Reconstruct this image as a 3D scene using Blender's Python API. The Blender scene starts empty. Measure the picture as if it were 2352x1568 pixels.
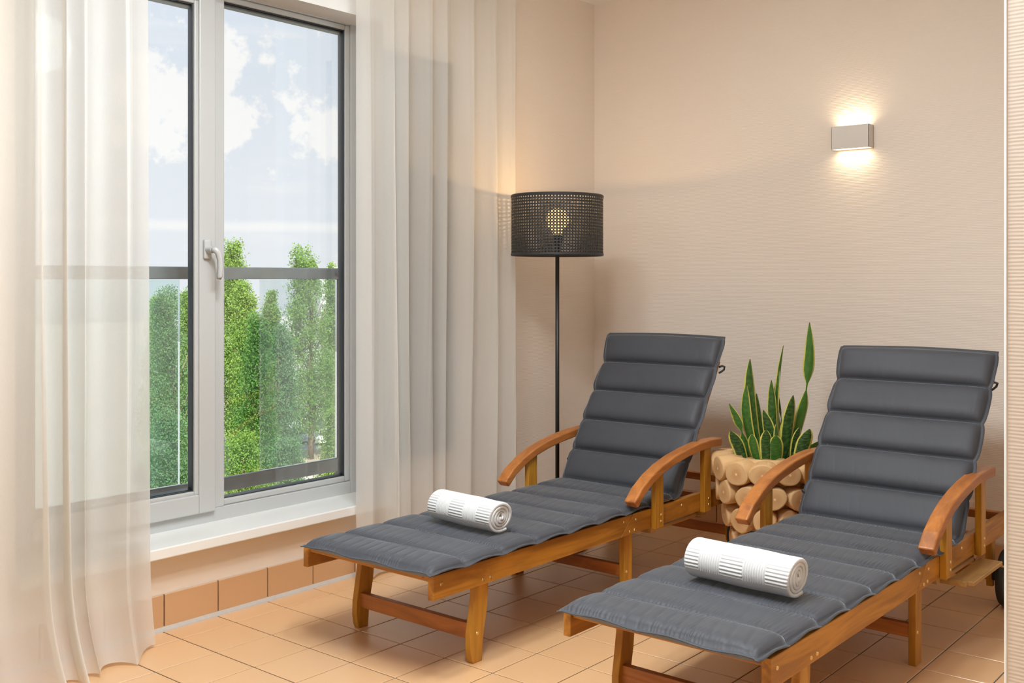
import bpy, bmesh, math, random
import numpy as np
from mathutils import Vector, Matrix, noise as mnoise

random.seed(7)
rng = np.random.default_rng(11)
S = bpy.context.scene
COL = S.collection

# ------------------------------------------------------------------ camera
HEAD = 0.6514
cam_d = bpy.data.cameras.new('camera')
cam = bpy.data.objects.new('camera', cam_d)
COL.objects.link(cam)
cam.location = (0, 0, 1.163)
cam.rotation_euler = (math.pi / 2, 0, HEAD)
cam_d.sensor_width = 36.0
cam_d.lens = 2364.9 / 2352 * 36
cam_d.shift_x = -201.3 / 2352
cam_d.shift_y = -143.6 / 2352
cam_d.clip_start = 0.02
cam_d.clip_end = 2000
S.camera = cam

# ------------------------------------------------------------------ colour management
S.view_settings.view_transform = 'Standard'
S.view_settings.look = 'None'
S.view_settings.gamma = 1
S.view_settings.use_curve_mapping = False
S.view_settings.exposure = 0.0
S.cycles.max_bounces = 10
S.cycles.diffuse_bounces = 6
S.cycles.glossy_bounces = 4
S.cycles.transmission_bounces = 8
S.cycles.transparent_max_bounces = 16
S.cycles.sample_clamp_indirect = 4.0
S.cycles.use_denoising = True
S.cycles.caustics_reflective = False
S.cycles.caustics_refractive = False

# ------------------------------------------------------------------ node helper
class NT:
    def __init__(s, tree):
        s.t = tree
        s.n = tree.nodes
        s.n.clear()
    def add(s, kind, props=None, **inp):
        nd = s.n.new(kind)
        for k, v in (props or {}).items():
            setattr(nd, k, v)
        for k, v in inp.items():
            s.set(nd, k, v)
        return nd
    def set(s, nd, key, v):
        key = int(key[1:]) if key[0] == 'i' and key[1:].isdigit() else key.replace('_', ' ')
        sock = nd.inputs[key]
        if isinstance(v, bpy.types.NodeSocket):
            s.t.links.new(v, sock)
        elif isinstance(v, bpy.types.Node):
            s.t.links.new(v.outputs[0], sock)
        else:
            if hasattr(sock.default_value, '__len__') and not isinstance(v, (int, float)) and len(v) == 3 and len(sock.default_value) == 4:
                v = (*v, 1)
            sock.default_value = v
    def math(s, op, a, b=0.0, c=0.0, clamp=False):
        nd = s.n.new('ShaderNodeMath'); nd.operation = op; nd.use_clamp = clamp
        for i, v in enumerate((a, b, c)):
            s.set(nd, 'i%d' % i, v)
        return nd.outputs[0]
    def smooth(s, v, lo, hi):
        nd = s.n.new('ShaderNodeMapRange'); nd.interpolation_type = 'SMOOTHSTEP'
        s.set(nd, 'Value', v); s.set(nd, 'From_Min', lo); s.set(nd, 'From_Max', hi)
        return nd.outputs[0]
    def mix(s, f, a, b, blend='MIX'):
        nd = s.n.new('ShaderNodeMix'); nd.data_type = 'RGBA'; nd.blend_type = blend
        for i, v in ((0, f), (6, a), (7, b)):
            s.set(nd, 'i%d' % i, v)
        return nd.outputs[2]
    def mapping(s, vec, scale=(1, 1, 1), loc=(0, 0, 0), rot=(0, 0, 0)):
        nd = s.n.new('ShaderNodeMapping')
        s.t.links.new(vec, nd.inputs['Vector'])
        nd.inputs['Scale'].default_value = scale
        nd.inputs['Location'].default_value = loc
        nd.inputs['Rotation'].default_value = rot
        return nd.outputs[0]
    def noise(s, vec, scale, detail=3, rough=0.5, dist=0.0):
        nd = s.add('ShaderNodeTexNoise', Scale=scale, Detail=detail, Roughness=rough, Distortion=dist)
        if vec is not None: s.t.links.new(vec, nd.inputs['Vector'])
        return nd.outputs[0]
    def bump(s, h, strength, dist):
        return s.add('ShaderNodeBump', Height=h, Strength=strength, Distance=dist).outputs[0]

MATS = {}
def new_mat(name):
    m = bpy.data.materials.new(name)
    m.use_nodes = True
    MATS[name] = m
    return m, NT(m.node_tree)

def out(nt, shader):
    o = nt.add('ShaderNodeOutputMaterial')
    nt.t.links.new(shader if isinstance(shader, bpy.types.NodeSocket) else shader.outputs[0], o.inputs['Surface'])

def simple(name, col, rough=0.5, metal=0.0, spec=0.5, var=0.06, nscale=20, bump=0.0, bscale=200, sheen=0.0):
    m, nt = new_mat(name)
    tc = nt.add('ShaderNodeTexCoord').outputs['Object']
    n = nt.noise(tc, nscale, 4)
    c = nt.mix(n, tuple(x * (1 - var) for x in col), tuple(min(1, x * (1 + var)) for x in col))
    p = nt.add('ShaderNodeBsdfPrincipled', Base_Color=c, Roughness=rough, Metallic=metal)
    p.inputs['Specular IOR Level'].default_value = spec
    if sheen:
        p.inputs['Sheen Weight'].default_value = sheen
        p.inputs['Sheen Roughness'].default_value = 0.4
    if bump:
        h = nt.noise(tc, bscale, 3)
        nt.set(p, 'Normal', nt.bump(h, bump, 0.002))
    out(nt, p)
    return m

# ------------------------------------------------------------------ world: pale summer sky with clouds
W = bpy.data.worlds.new('sky'); S.world = W
W.use_nodes = True
nt = NT(W.node_tree)
gen = nt.add('ShaderNodeTexCoord').outputs['Generated']
sep = nt.add('ShaderNodeSeparateXYZ'); nt.t.links.new(gen, sep.inputs[0])
az = nt.math('ARCTAN2', sep.outputs[0], sep.outputs[1])
az = nt.math('MULTIPLY', az, 180 / math.pi)
el = nt.math('MULTIPLY', nt.math('ARCSINE', sep.outputs[2]), 180 / math.pi)
n1 = nt.noise(gen, 34, 8, 0.6)
n2 = nt.noise(nt.mapping(gen, loc=(3, 1, 5)), 105, 6, 0.6)
wob = nt.math('SUBTRACT', nt.math('ADD', nt.math('MULTIPLY', n1, 1.3), nt.math('MULTIPLY', n2, 0.55)), 0.925)
def blob(a0, e0, ra, re, pk=1.5):
    x = nt.math('DIVIDE', nt.math('SUBTRACT', az, a0), ra)
    y = nt.math('DIVIDE', nt.math('SUBTRACT', el, e0), re)
    d2 = nt.math('ADD', nt.math('MULTIPLY', x, x), nt.math('MULTIPLY', y, y))
    return nt.math('MULTIPLY', nt.math('SUBTRACT', 1.0, d2), pk)
field = nt.math('MULTIPLY_ADD', nt.noise(nt.mapping(gen, loc=(0.4, 2.2, 0.7)), 3.2, 4, 0.5), 4.0, -2.25)
for b in ((-60.3, 8.7, 3.0, 3.1), (-57.3, 11.2, 1.3, 1.9), (-57.0, 8.2, 1.4, 1.5), (-52.3, 7.8, 1.9, 1.8), (-54.2, 9.8, 1.0, 1.3, 0.55), (-54.7, 11.0, 0.9, 0.7, 0.4), (-55.6, 9.0, 0.8, 0.7, 0.35),
          (-40, 9, 6, 3), (-75, 12, 8, 4), (-20, 15, 8, 4), (-100, 10, 7, 4)):
    field = nt.math('MAXIMUM', field, blob(*b))
cloud = nt.smooth(nt.math('ADD', field, nt.math('MULTIPLY', wob, 4.4)), -0.15, 0.9)
streak = nt.math('MULTIPLY', nt.smooth(nt.math('ABSOLUTE', nt.math('SUBTRACT', nt.math('ADD', el, nt.math('MULTIPLY', wob, 0.25)), 2.75)), 0.45, 0.05), 0.75)
wisp = nt.math('MULTIPLY', nt.smooth(nt.noise(nt.mapping(gen, scale=(1.2, 1.2, 7)), 6, 5, 0.55), 0.48, 0.75), 0.35)
cl = nt.math('MAXIMUM', nt.math('MAXIMUM', cloud, streak), wisp)
hz = nt.smooth(el, 30.0, -1.0)
sky = nt.mix(hz, (0.60, 0.715, 0.87), (0.80, 0.85, 0.91))
up = nt.smooth(el, 8.0, 70.0)
sky = nt.mix(up, sky, (0.30, 0.46, 0.78))
col = nt.mix(cl, sky, (0.965, 0.97, 0.975))
grd = nt.smooth(el, -0.5, -6.0)
col = nt.mix(grd, col, (0.35, 0.36, 0.33))
bg = nt.add('ShaderNodeBackground', Color=col, Strength=1.08)
o = nt.add('ShaderNodeOutputWorld'); nt.t.links.new(bg.outputs[0], o.inputs[0])

# ------------------------------------------------------------------ sun (on the side of the building away from the window)
def light(name, kind, loc, rot, energy, color, **kw):
    l = bpy.data.lights.new(name, kind); l.energy = energy; l.color = color
    for k, v in kw.items(): setattr(l, k, v)
    ob = bpy.data.objects.new(name, l); ob.location = loc; ob.rotation_euler = rot
    COL.objects.link(ob); return ob
light('sun', 'SUN', (60, -20, 80), Vector((-0.62, 0.30, -0.72)).to_track_quat('-Z', 'Y').to_euler(), 11.0, (1.0, 0.95, 0.86), angle=0.03)
ZC_ = 2.567
# unseen glowing globes added as room fill light (meshes built further down)
FILL_GLOBES = [(-1.95, 2.15, 2.22, 28.0), (-0.75, -0.6, 2.22, 14.0), (-2.3, -1.6, 2.22, 38.0)]
# unseen ceiling discs added to brighten floor and towels (fittings built further down)
FILL_DISCS = [(-1.95, 1.45), (-1.55, 1.75), (-1.15, 1.2)]
for x, y in FILL_DISCS:
    light('fill_disc_light', 'AREA', (x, y, ZC_ - 0.012), (0, 0, 0), 25.0, (0.90, 0.97, 1.0), shape='DISK', size=0.30)

# ------------------------------------------------------------------ geometry helpers
def link(o, parent=None):
    COL.objects.link(o)
    if parent is not None: o.parent = parent
    return o

def obj(name, bm, mat, parent=None, smooth=False, loc=None):
    me = bpy.data.meshes.new(name)
    bm.normal_update()
    bm.to_mesh(me); bm.free()
    for m in (mat if isinstance(mat, (list, tuple)) else [mat]):
        me.materials.append(MATS[m])
    if smooth:
        me.polygons.foreach_set('use_smooth', [True] * len(me.polygons))
    o = bpy.data.objects.new(name, me)
    if loc: o.location = loc
    return link(o, parent)

def obj_np(name, verts, quads, mat, parent=None, smooth=True, uv=None, tri=False):
    me = bpy.data.meshes.new(name)
    verts = np.asarray(verts, np.float32); quads = np.asarray(quads, np.int32)
    k = quads.shape[1]
    me.vertices.add(len(verts)); me.vertices.foreach_set('co', verts.ravel())
    me.loops.add(quads.size); me.loops.foreach_set('vertex_index', quads.ravel())
    me.polygons.add(len(quads))
    me.polygons.foreach_set('loop_start', np.arange(0, quads.size, k, dtype=np.int32))
    me.polygons.foreach_set('loop_total', np.full(len(quads), k, np.int32))
    if smooth: me.polygons.foreach_set('use_smooth', np.ones(len(quads), bool))
    if uv is not None:
        l = me.uv_layers.new(name='uv')
        l.data.foreach_set('uv', np.asarray(uv, np.float32)[quads.ravel()].ravel())
    me.update(calc_edges=True)
    for m in (mat if isinstance(mat, (list, tuple)) else [mat]):
        me.materials.append(MATS[m])
    return link(bpy.data.objects.new(name, me), parent)

def empty(name, loc=(0, 0, 0), rz=0.0, label=None, cat=None, group=None, kind=None):
    o = bpy.data.objects.new(name, None)
    o.empty_display_size = 0.1
    o.location = loc; o.rotation_euler = (0, 0, rz)
    COL.objects.link(o)
    return tag(o, label, cat, group, kind)

def tag(o, label=None, cat=None, group=None, kind=None):
    if label: o['label'] = label
    if cat: o['category'] = cat
    if group: o['group'] = group
    if kind: o['kind'] = kind
    return o

def box(bm, x0, x1, y0, y1, z0, z1, bev=0.0, seg=2, mi=0):
    r = bmesh.ops.create_cube(bm, size=1.0)
    vs = r['verts']
    for v in vs:
        v.co = Vector((x0 if v.co.x < 0 else x1, y0 if v.co.y < 0 else y1, z0 if v.co.z < 0 else z1))
    fs = list({f for v in vs for f in v.link_faces})
    for f in fs: f.material_index = mi
    if bev:
        es = list({e for v in vs for e in v.link_edges})
        bmesh.ops.bevel(bm, geom=es, offset=bev, segments=seg, profile=0.5, affect='EDGES')
    return vs

def B(*a, **k):
    bm = bmesh.new(); box(bm, *a, **k); return bm

def cyl(bm, p0, p1, r0, r1=None, seg=20, caps=True):
    p0 = Vector(p0); p1 = Vector(p1); r1 = r0 if r1 is None else r1
    d = p1 - p0
    m = Matrix.Translation((p0 + p1) / 2) @ d.to_track_quat('Z', 'Y').to_matrix().to_4x4()
    return bmesh.ops.create_cone(bm, cap_ends=caps, segments=seg, radius1=r0, radius2=r1, depth=d.length, matrix=m)['verts']

def lathe(bm, prof, seg=32, close=False):
    rings = []
    for r, z in prof:
        rings.append([bm.verts.new((r * math.cos(2 * math.pi * i / seg), r * math.sin(2 * math.pi * i / seg), z)) for i in range(seg)])
    pairs = list(zip(rings, rings[1:])) + ([(rings[-1], rings[0])] if close else [])
    for a, b in pairs:
        for i in range(seg):
            j = (i + 1) % seg
            bm.faces.new((a[i], a[j], b[j], b[i]))
    return rings

def prism_yz(bm, pts, x0, x1, bev=0.0):
    """closed outline in the y-z plane extruded along x"""
    a = [bm.verts.new((x0, y, z)) for y, z in pts]
    b = [bm.verts.new((x1, y, z)) for y, z in pts]
    n = len(pts)
    bm.faces.new(a); bm.faces.new(b[::-1])
    for i in range(n):
        bm.faces.new((a[i], b[i], b[(i + 1) % n], a[(i + 1) % n]))
    bmesh.ops.recalc_face_normals(bm, faces=bm.faces)
    if bev:
        es = [e for e in bm.edges if abs(e.verts[0].co.x - e.verts[1].co.x) < 1e-6]
        bmesh.ops.bevel(bm, geom=es, offset=bev, segments=2, profile=0.5, affect='EDGES')

def tube(bm, pts, rad, seg=10):
    pts = [Vector(p) for p in pts]
    rings = []
    up = Vector((0.13, 0.2, 1)).normalized()
    for i, p in enumerate(pts):
        t = (pts[min(i + 1, len(pts) - 1)] - pts[max(i - 1, 0)]).normalized()
        a = t.cross(up)
        if a.length < 1e-3: a = t.cross(Vector((1, 0, 0)))
        a.normalize(); b = t.cross(a)
        r = rad[i] if hasattr(rad, '__len__') else rad
        rings.append([bm.verts.new(p + a * r * math.cos(2 * math.pi * k / seg) + b * r * math.sin(2 * math.pi * k / seg)) for k in range(seg)])
    for r0, r1 in zip(rings, rings[1:]):
        for k in range(seg):
            bm.faces.new((r0[k], r0[(k + 1) % seg], r1[(k + 1) % seg], r1[k]))
    bm.faces.new(rings[0]); bm.faces.new(rings[-1][::-1])
    bmesh.ops.recalc_face_normals(bm, faces=bm.faces)

# ------------------------------------------------------------------ materials
def wallpaper(name, colr):
    m, nt = new_mat(name)
    tc = nt.add('ShaderNodeTexCoord').outputs['Object']
    w = nt.mapping(tc, scale=(3.0, 3.0, 150))
    n = nt.noise(w, 1.0, 2, 0.4)
    fine = nt.noise(nt.mapping(tc, scale=(60, 60, 300)), 1.0, 2)
    wv = nt.add('ShaderNodeTexWave', props={'wave_type': 'BANDS', 'bands_direction': 'Z'}, Scale=24.0, Distortion=2.4, Detail=3.0, Detail_Scale=1.2)
    nt.t.links.new(nt.mapping(tc, scale=(0.6, 0.6, 2.0)), wv.inputs['Vector'])
    h = nt.math('ADD', nt.math('MULTIPLY', wv.outputs['Fac'], 0.9), nt.math('ADD', nt.math('MULTIPLY', n, 0.7), nt.math('MULTIPLY', fine, 0.3)))
    c = nt.mix(nt.noise(tc, 1.5, 3), tuple(x * 0.985 for x in colr), tuple(x * 1.01 for x in colr))
    p = nt.add('ShaderNodeBsdfPrincipled', Base_Color=c, Roughness=0.75)
    p.inputs['Specular IOR Level'].default_value = 0.25
    nt.set(p, 'Normal', nt.bump(h, 0.27, 0.0016))
    out(nt, p)
wallpaper('wallpaper', (0.765, 0.68, 0.60))
simple('plaster_cream', (0.80, 0.70, 0.60), 0.8, var=0.015, nscale=3, bump=0.1, bscale=80)
simple('plaster', (0.82, 0.82, 0.81), 0.8, var=0.015, nscale=3, bump=0.1, bscale=80)
simple('ceiling_paint', (0.85, 0.85, 0.84), 0.85, var=0.01, nscale=3)
simple('pvc_white', (0.50, 0.51, 0.51), 0.3, var=0.01, nscale=3)
simple('sill_white', (0.82, 0.82, 0.80), 0.22, var=0.012, nscale=4)
simple('bead_white', (0.9, 0.9, 0.88), 0.45, var=0.01)
simple('gasket', (0.025, 0.028, 0.032), 0.4, var=0.1)
simple('anthracite', (0.075, 0.083, 0.088), 0.38, var=0.15, nscale=30)
simple('steel_rail', (0.40, 0.45, 0.46), 0.45, metal=0.1, var=0.25, nscale=12)
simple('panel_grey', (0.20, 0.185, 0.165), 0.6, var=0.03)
simple('black_metal', (0.018, 0.018, 0.019), 0.42, metal=0.2, var=0.1)
simple('cane_black', (0.028, 0.026, 0.025), 0.55, var=0.25, nscale=60)
simple('grout', (0.21, 0.19, 0.175), 0.9, var=0.2, nscale=60)
simple('silicone', (0.47, 0.43, 0.39), 0.6, var=0.1, nscale=60)
simple('rubber', (0.015, 0.015, 0.016), 0.6, var=0.2)
simple('brass', (0.80, 0.58, 0.27), 0.28, metal=1.0, var=0.15, nscale=300)
simple('sconce_paint', (0.62, 0.58, 0.54), 0.5, var=0.02)
simple('strap', (0.045, 0.045, 0.05), 0.8, var=0.15)
simple('soil', (0.045, 0.03, 0.02), 0.95, var=0.5, nscale=90, bump=0.8, bscale=120)
simple('asphalt', (0.40, 0.385, 0.37), 0.9, var=0.1, nscale=0.5)
simple('bare_earth', (0.42, 0.33, 0.24), 0.95, var=0.25, nscale=1.2)
simple('bark', (0.20, 0.155, 0.105), 0.9, var=0.35, nscale=4)
simple('car_white', (0.82, 0.83, 0.85), 0.25, var=0.01)
simple('car_black', (0.02, 0.022, 0.028), 0.2, var=0.05)
simple('car_silver', (0.45, 0.47, 0.5), 0.3, metal=0.4, var=0.02)
simple('car_glass', (0.03, 0.04, 0.05), 0.08, var=0.02)
simple('facade', (0.62, 0.62, 0.63), 0.8, var=0.05, nscale=0.2)

def tile_mat(name, a, b, rough):
    m, nt = new_mat(name)
    tc = nt.add('ShaderNodeTexCoord').outputs['Object']
    ri = nt.add('ShaderNodeObjectInfo').outputs['Random']
    n = nt.noise(nt.mapping(tc, scale=(1, 1, 1)), 9, 4, 0.6)
    f = nt.math('ADD', nt.math('MULTIPLY', ri, 0.55), nt.math('MULTIPLY', n, 0.45))
    p = nt.add('ShaderNodeBsdfPrincipled', Base_Color=nt.mix(f, a, b))
    nt.set(p, 'Roughness', nt.math('MULTIPLY_ADD', n, 0.14, rough))
    p.inputs['Specular IOR Level'].default_value = 0.5
    p.inputs['Coat Weight'].default_value = 1.0
    p.inputs['Coat Roughness'].default_value = 0.40
    p.inputs['Coat IOR'].default_value = 2.0
    nt.set(p, 'Normal', nt.bump(nt.noise(tc, 25, 3), 0.04, 0.002))
    out(nt, p)
tile_mat('terracotta', (0.71, 0.42, 0.205), (0.76, 0.465, 0.24), 0.30)
tile_mat('terracotta_skirting', (0.55, 0.305, 0.145), (0.60, 0.345, 0.175), 0.34)

def wood(name, axis, dark, lite, rough=0.36):
    m, nt = new_mat(name)
    tc = nt.add('ShaderNodeTexCoord').outputs['Object']
    oi = nt.add('ShaderNodeObjectInfo').outputs['Random']
    cmb = nt.add('ShaderNodeCombineXYZ')
    for i in range(3): nt.t.links.new(nt.math('MULTIPLY', oi, (3.1, 7.7, 5.3)[i]), cmb.inputs[i])
    v = nt.add('ShaderNodeVectorMath', props={'operation': 'ADD'})
    nt.t.links.new(tc, v.inputs[0]); nt.t.links.new(cmb.outputs[0], v.inputs[1])
    sc = [14.0, 14.0, 14.0]; sc[axis] = 1.5
    g = nt.mapping(v.outputs[0], scale=sc)
    n = nt.noise(g, 1.7, 5, 0.55, 1.1)
    sc2 = [170.0, 170.0, 170.0]; sc2[axis] = 9.0
    fib = nt.noise(nt.mapping(v.outputs[0], scale=sc2), 1.0, 2)
    f = nt.math('ADD', nt.math('MULTIPLY', nt.smooth(n, 0.3, 0.72), 0.75), nt.math('MULTIPLY', fib, 0.3), clamp=True)
    c = nt.mix(f, dark, lite)
    p = nt.add('ShaderNodeBsdfPrincipled', Base_Color=c, Roughness=rough)
    p.inputs['Specular IOR Level'].default_value = 0.45
    nt.set(p, 'Normal', nt.bump(fib, 0.12, 0.001))
    out(nt, p)
for i, a in enumerate('xyz'):
    wood('acacia_' + a, i, *(((0.30, 0.115, 0.010), (0.60, 0.30, 0.030)) if a == 'z' else ((0.24, 0.085, 0.010), (0.56, 0.25, 0.030))))
    wood('acacia_red_' + a, i, (0.27, 0.085, 0.020), (0.52, 0.19, 0.045))
wood('acacia_pale', 1, (0.34, 0.19, 0.06), (0.55, 0.33, 0.12))

# cushion fabric
m, nt = new_mat('fabric_grey')
tc = nt.add('ShaderNodeTexCoord').outputs['Object']
n = nt.noise(nt.mapping(tc, scale=(1, 1, 1)), 700, 2)
c = nt.mix(nt.noise(tc, 5, 3), (0.050, 0.052, 0.062), (0.060, 0.062, 0.073))
p = nt.add('ShaderNodeBsdfPrincipled', Base_Color=c, Roughness=0.6)
p.inputs['Specular IOR Level'].default_value = 0.4
p.inputs['Sheen Weight'].default_value = 0.8
p.inputs['Sheen Roughness'].default_value = 0.3
p.inputs['Sheen Tint'].default_value = (0.78, 0.89, 1.0, 1)
nt.set(p, 'Normal', nt.bump(n, 0.15, 0.0006))
out(nt, p)

# towel
m, nt = new_mat('terry')
tc = nt.add('ShaderNodeTexCoord').outputs['Object']
n = nt.noise(tc, 420, 3, 0.7)
p = nt.add('ShaderNodeBsdfPrincipled', Base_Color=nt.mix(n, (0.67, 0.675, 0.675), (0.77, 0.775, 0.78)), Roughness=0.95)
p.inputs['Specular IOR Level'].default_value = 0.1
nt.set(p, 'Normal', nt.bump(n, 0.55, 0.003))
out(nt, p)

# sheer curtain
m, nt = new_mat('sheer')
tc = nt.add('ShaderNodeTexCoord').outputs['Object']
weave = nt.noise(nt.mapping(tc, scale=(90, 90, 25)), 4, 3, 0.6)
c = nt.mix(weave, (0.83, 0.81, 0.77), (0.89, 0.875, 0.84))
dif = nt.add('ShaderNodeBsdfDiffuse', Color=c)
trl = nt.add('ShaderNodeBsdfTranslucent', Color=c)
trp = nt.add('ShaderNodeBsdfTransparent', Color=(0.97, 0.97, 0.96))
m1 = nt.add('ShaderNodeMixShader', Fac=0.46); nt.t.links.new(dif.outputs[0], m1.inputs[1]); nt.t.links.new(trl.outputs[0], m1.inputs[2])
m2 = nt.add('ShaderNodeMixShader', Fac=0.22); nt.t.links.new(m1.outputs[0], m2.inputs[1]); nt.t.links.new(trp.outputs[0], m2.inputs[2])
out(nt, m2)

def glass_mat(name, tint, haze=0.0, hcol=(0.8, 0.85, 0.86)):
    m, nt = new_mat(name)
    fr = nt.add('ShaderNodeFresnel', IOR=1.5)
    tr = nt.add('ShaderNodeBsdfTransparent', Color=tint)
    gl = nt.add('ShaderNodeBsdfGlossy', Roughness=0.0, Color=(1, 1, 1))
    mx = nt.add('ShaderNodeMixShader'); nt.t.links.new(fr.outputs[0], mx.inputs[0])
    nt.t.links.new(tr.outputs[0], mx.inputs[1]); nt.t.links.new(gl.outputs[0], mx.inputs[2])
    if haze:
        df = nt.add('ShaderNodeBsdfTranslucent', Color=hcol)
        tc = nt.add('ShaderNodeTexCoord').outputs['Object']
        hz = nt.math('MULTIPLY_ADD', nt.noise(tc, 6, 4), haze, haze * 0.5)
        m2 = nt.add('ShaderNodeMixShader'); nt.t.links.new(hz, m2.inputs[0])
        nt.t.links.new(mx.outputs[0], m2.inputs[1]); nt.t.links.new(df.outputs[0], m2.inputs[2])
        mx = m2
    out(nt, mx)
glass_mat('window_glass', (0.985, 0.99, 0.985))
glass_mat('rail_glass', (0.88, 0.96, 0.95), 0.05)
glass_mat('rail_glass_hazy', (0.93, 0.97, 0.96), 0.06)

def emit(name, colr, s):
    m, nt = new_mat(name)
    e = nt.add('ShaderNodeEmission', Color=colr, Strength=s)
    out(nt, e)
emit('bulb_glow', (1.0, 0.60, 0.24), 2.0)
emit('led_glow', (1.0, 0.80, 0.52), 4.0)

emit('down_glow', (1.0, 0.975, 0.94), 10.0)
# log rounds
m, nt = new_mat('log_wood')
tc = nt.add('ShaderNodeTexCoord').outputs['Object']
ri = nt.add('ShaderNodeObjectInfo').outputs['Random']
sp = nt.add('ShaderNodeSeparateXYZ'); nt.t.links.new(tc, sp.inputs[0])
rad = nt.math('SQRT', nt.math('ADD', nt.math('MULTIPLY', sp.outputs[1], sp.outputs[1]), nt.math('MULTIPLY', sp.outputs[2], sp.outputs[2])))
nz = nt.noise(nt.mapping(tc, scale=(0.3, 1, 1)), 26, 3)
rr = nt.math('ADD', rad, nt.math('MULTIPLY', nz, 0.012))
ring = nt.math('SINE', nt.math('MULTIPLY', rr, 1150.0))
heart = nt.smooth(rr, 0.043, 0.014)
c = nt.mix(heart, (0.64, 0.40, 0.19), (0.50, 0.26, 0.095))
c = nt.mix(nt.math('MULTIPLY', nt.smooth(ring, -0.2, 1.0), 0.22), c, (0.36, 0.18, 0.07))
c = nt.mix(nt.math('MULTIPLY', nt.noise(nt.mapping(tc, scale=(0.4, 1, 1)), 40, 4), 0.35), c, (0.70, 0.45, 0.22))
c = nt.mix(nt.smooth(rad, 0.0065, 0.002), c, (0.82, 0.62, 0.38))
c = nt.mix(nt.math('MULTIPLY', ri, 0.25), c, (0.52, 0.30, 0.13))
p = nt.add('ShaderNodeBsdfPrincipled', Base_Color=c, Roughness=0.72)
nt.set(p, 'Normal', nt.bump(nt.noise(nt.mapping(tc, scale=(1, 6, 6)), 30, 4), 0.35, 0.002))
out(nt, p)

# snake plant leaf: UV.x across (-1..1), UV.y along
m, nt = new_mat('snake_leaf')
uvn = nt.add('ShaderNodeUVMap').outputs[0]
sp = nt.add('ShaderNodeSeparateXYZ'); nt.t.links.new(uvn, sp.inputs[0])
ux = nt.math('ABSOLUTE', sp.outputs[0])
band = nt.noise(nt.mapping(uvn, scale=(1.1, 24, 1)), 1.0, 3, 0.6, 0.6)
g = nt.mix(nt.smooth(band, 0.42, 0.62), (0.008, 0.030, 0.010), (0.050, 0.115, 0.022))
ri = nt.add('ShaderNodeObjectInfo').outputs['Random']
g = nt.mix(nt.math('MULTIPLY', ri, 0.75), g, (0.055, 0.17, 0.018))
edge = nt.smooth(nt.math('ADD', ux, nt.math('MULTIPLY', nt.noise(nt.mapping(uvn, scale=(0.5, 9, 1)), 1.0, 2), 0.14)), 0.80, 0.90)
c = nt.mix(edge, g, (0.56, 0.50, 0.10))
c = nt.mix(nt.smooth(sp.outputs[1], 0.975, 0.99), c, (0.13, 0.06, 0.02))
p = nt.add('ShaderNodeBsdfPrincipled', Base_Color=c, Roughness=0.33)
out(nt, p)

# tree leaves
def leaf_mat(name, a, b):
    m, nt = new_mat(name)
    tc = nt.add('ShaderNodeTexCoord').outputs['Object']
    n = nt.noise(tc, 0.55, 3, 0.6)
    n2 = nt.noise(tc, 3.5, 2)
    c = nt.mix(nt.math('MULTIPLY_ADD', n2, 0.6, nt.math('MULTIPLY', n, 0.5), clamp=True), a, b)
    d = nt.add('ShaderNodeBsdfDiffuse', Color=c)
    t = nt.add('ShaderNodeBsdfTranslucent', Color=c)
    mx = nt.add('ShaderNodeMixShader', Fac=0.45)
    nt.t.links.new(d.outputs[0], mx.inputs[1]); nt.t.links.new(t.outputs[0], mx.inputs[2])
    out(nt, mx)
leaf_mat('leaves_bright', (0.13, 0.28, 0.05), (0.38, 0.54, 0.14))
leaf_mat('leaves_mid', (0.10, 0.24, 0.055), (0.31, 0.48, 0.115))
leaf_mat('leaves_dark', (0.05, 0.16, 0.045), (0.19, 0.38, 0.09))
leaf_mat('leaves_blue', (0.085, 0.20, 0.085), (0.25, 0.41, 0.18))

# ------------------------------------------------------------------ the room shell
XW, YB, ZC = -3.224, 4.184, 2.567
def struct(name, bm, mat):
    return tag(obj(name, bm, mat), kind='structure')

# floor slab (mortar bed; grout colour shows in the joints), tiles are its children
FL = struct('floor', B(XW - 0.3, 3.2, -4.2, YB + 0.2, -0.12, -0.0035), 'grout')
TX0, TY0, TP, TG = -3.0956, 1.8270, 0.2, 0.0042
bm = B(-TP / 2 + TG / 2, TP / 2 - TG / 2, -TP / 2 + TG / 2, TP / 2 - TG / 2, -0.0035, 0.0, 0.0012, 1)
tile_mesh = None
def clipped(x0, x1, y0, y1):
    return B(x0 + TG / 2, x1 - TG / 2, y0 + TG / 2, y1 - TG / 2, -0.0035, 0.0, 0.0012, 1)
tile0 = obj('tile', bm, 'terracotta', FL)
me_tile = tile0.data
first = True
for i in range(0, 15):
    for j in range(-4, 12):
        x0, y0 = TX0 + TP * i, TY0 + TP * j
        y1 = min(y0 + TP, YB - 0.012)
        if y1 - y0 < 0.02: continue
        # outside the frame at the far right front: the pillar stands there
        if x0 > -0.55 and y0 > 1.65: continue
        if x0 > -0.9 and y0 < 1.0: continue
        if y1 - y0 < TP - 1e-4:
            obj('tile', clipped(-TP / 2, TP / 2, 0, y1 - y0), 'terracotta', FL, loc=(x0 + TP / 2, y0, 0)); continue
        if first:
            t = tile0; first = False
        else:
            t = bpy.data.objects.new('tile', me_tile); link(t, FL)
        t.location = (x0 + TP / 2, y0 + TP / 2, 0)
for j in range(-4, 12):      # cut row along the window wall
    y0 = TY0 + TP * j; y1 = min(y0 + TP, YB - 0.012)
    if y1 - y0 < 0.02: continue
    obj('tile', clipped(-3.205 - TX0, 0, 0, y1 - y0), 'terracotta', FL, loc=(TX0, y0, 0))
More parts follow.
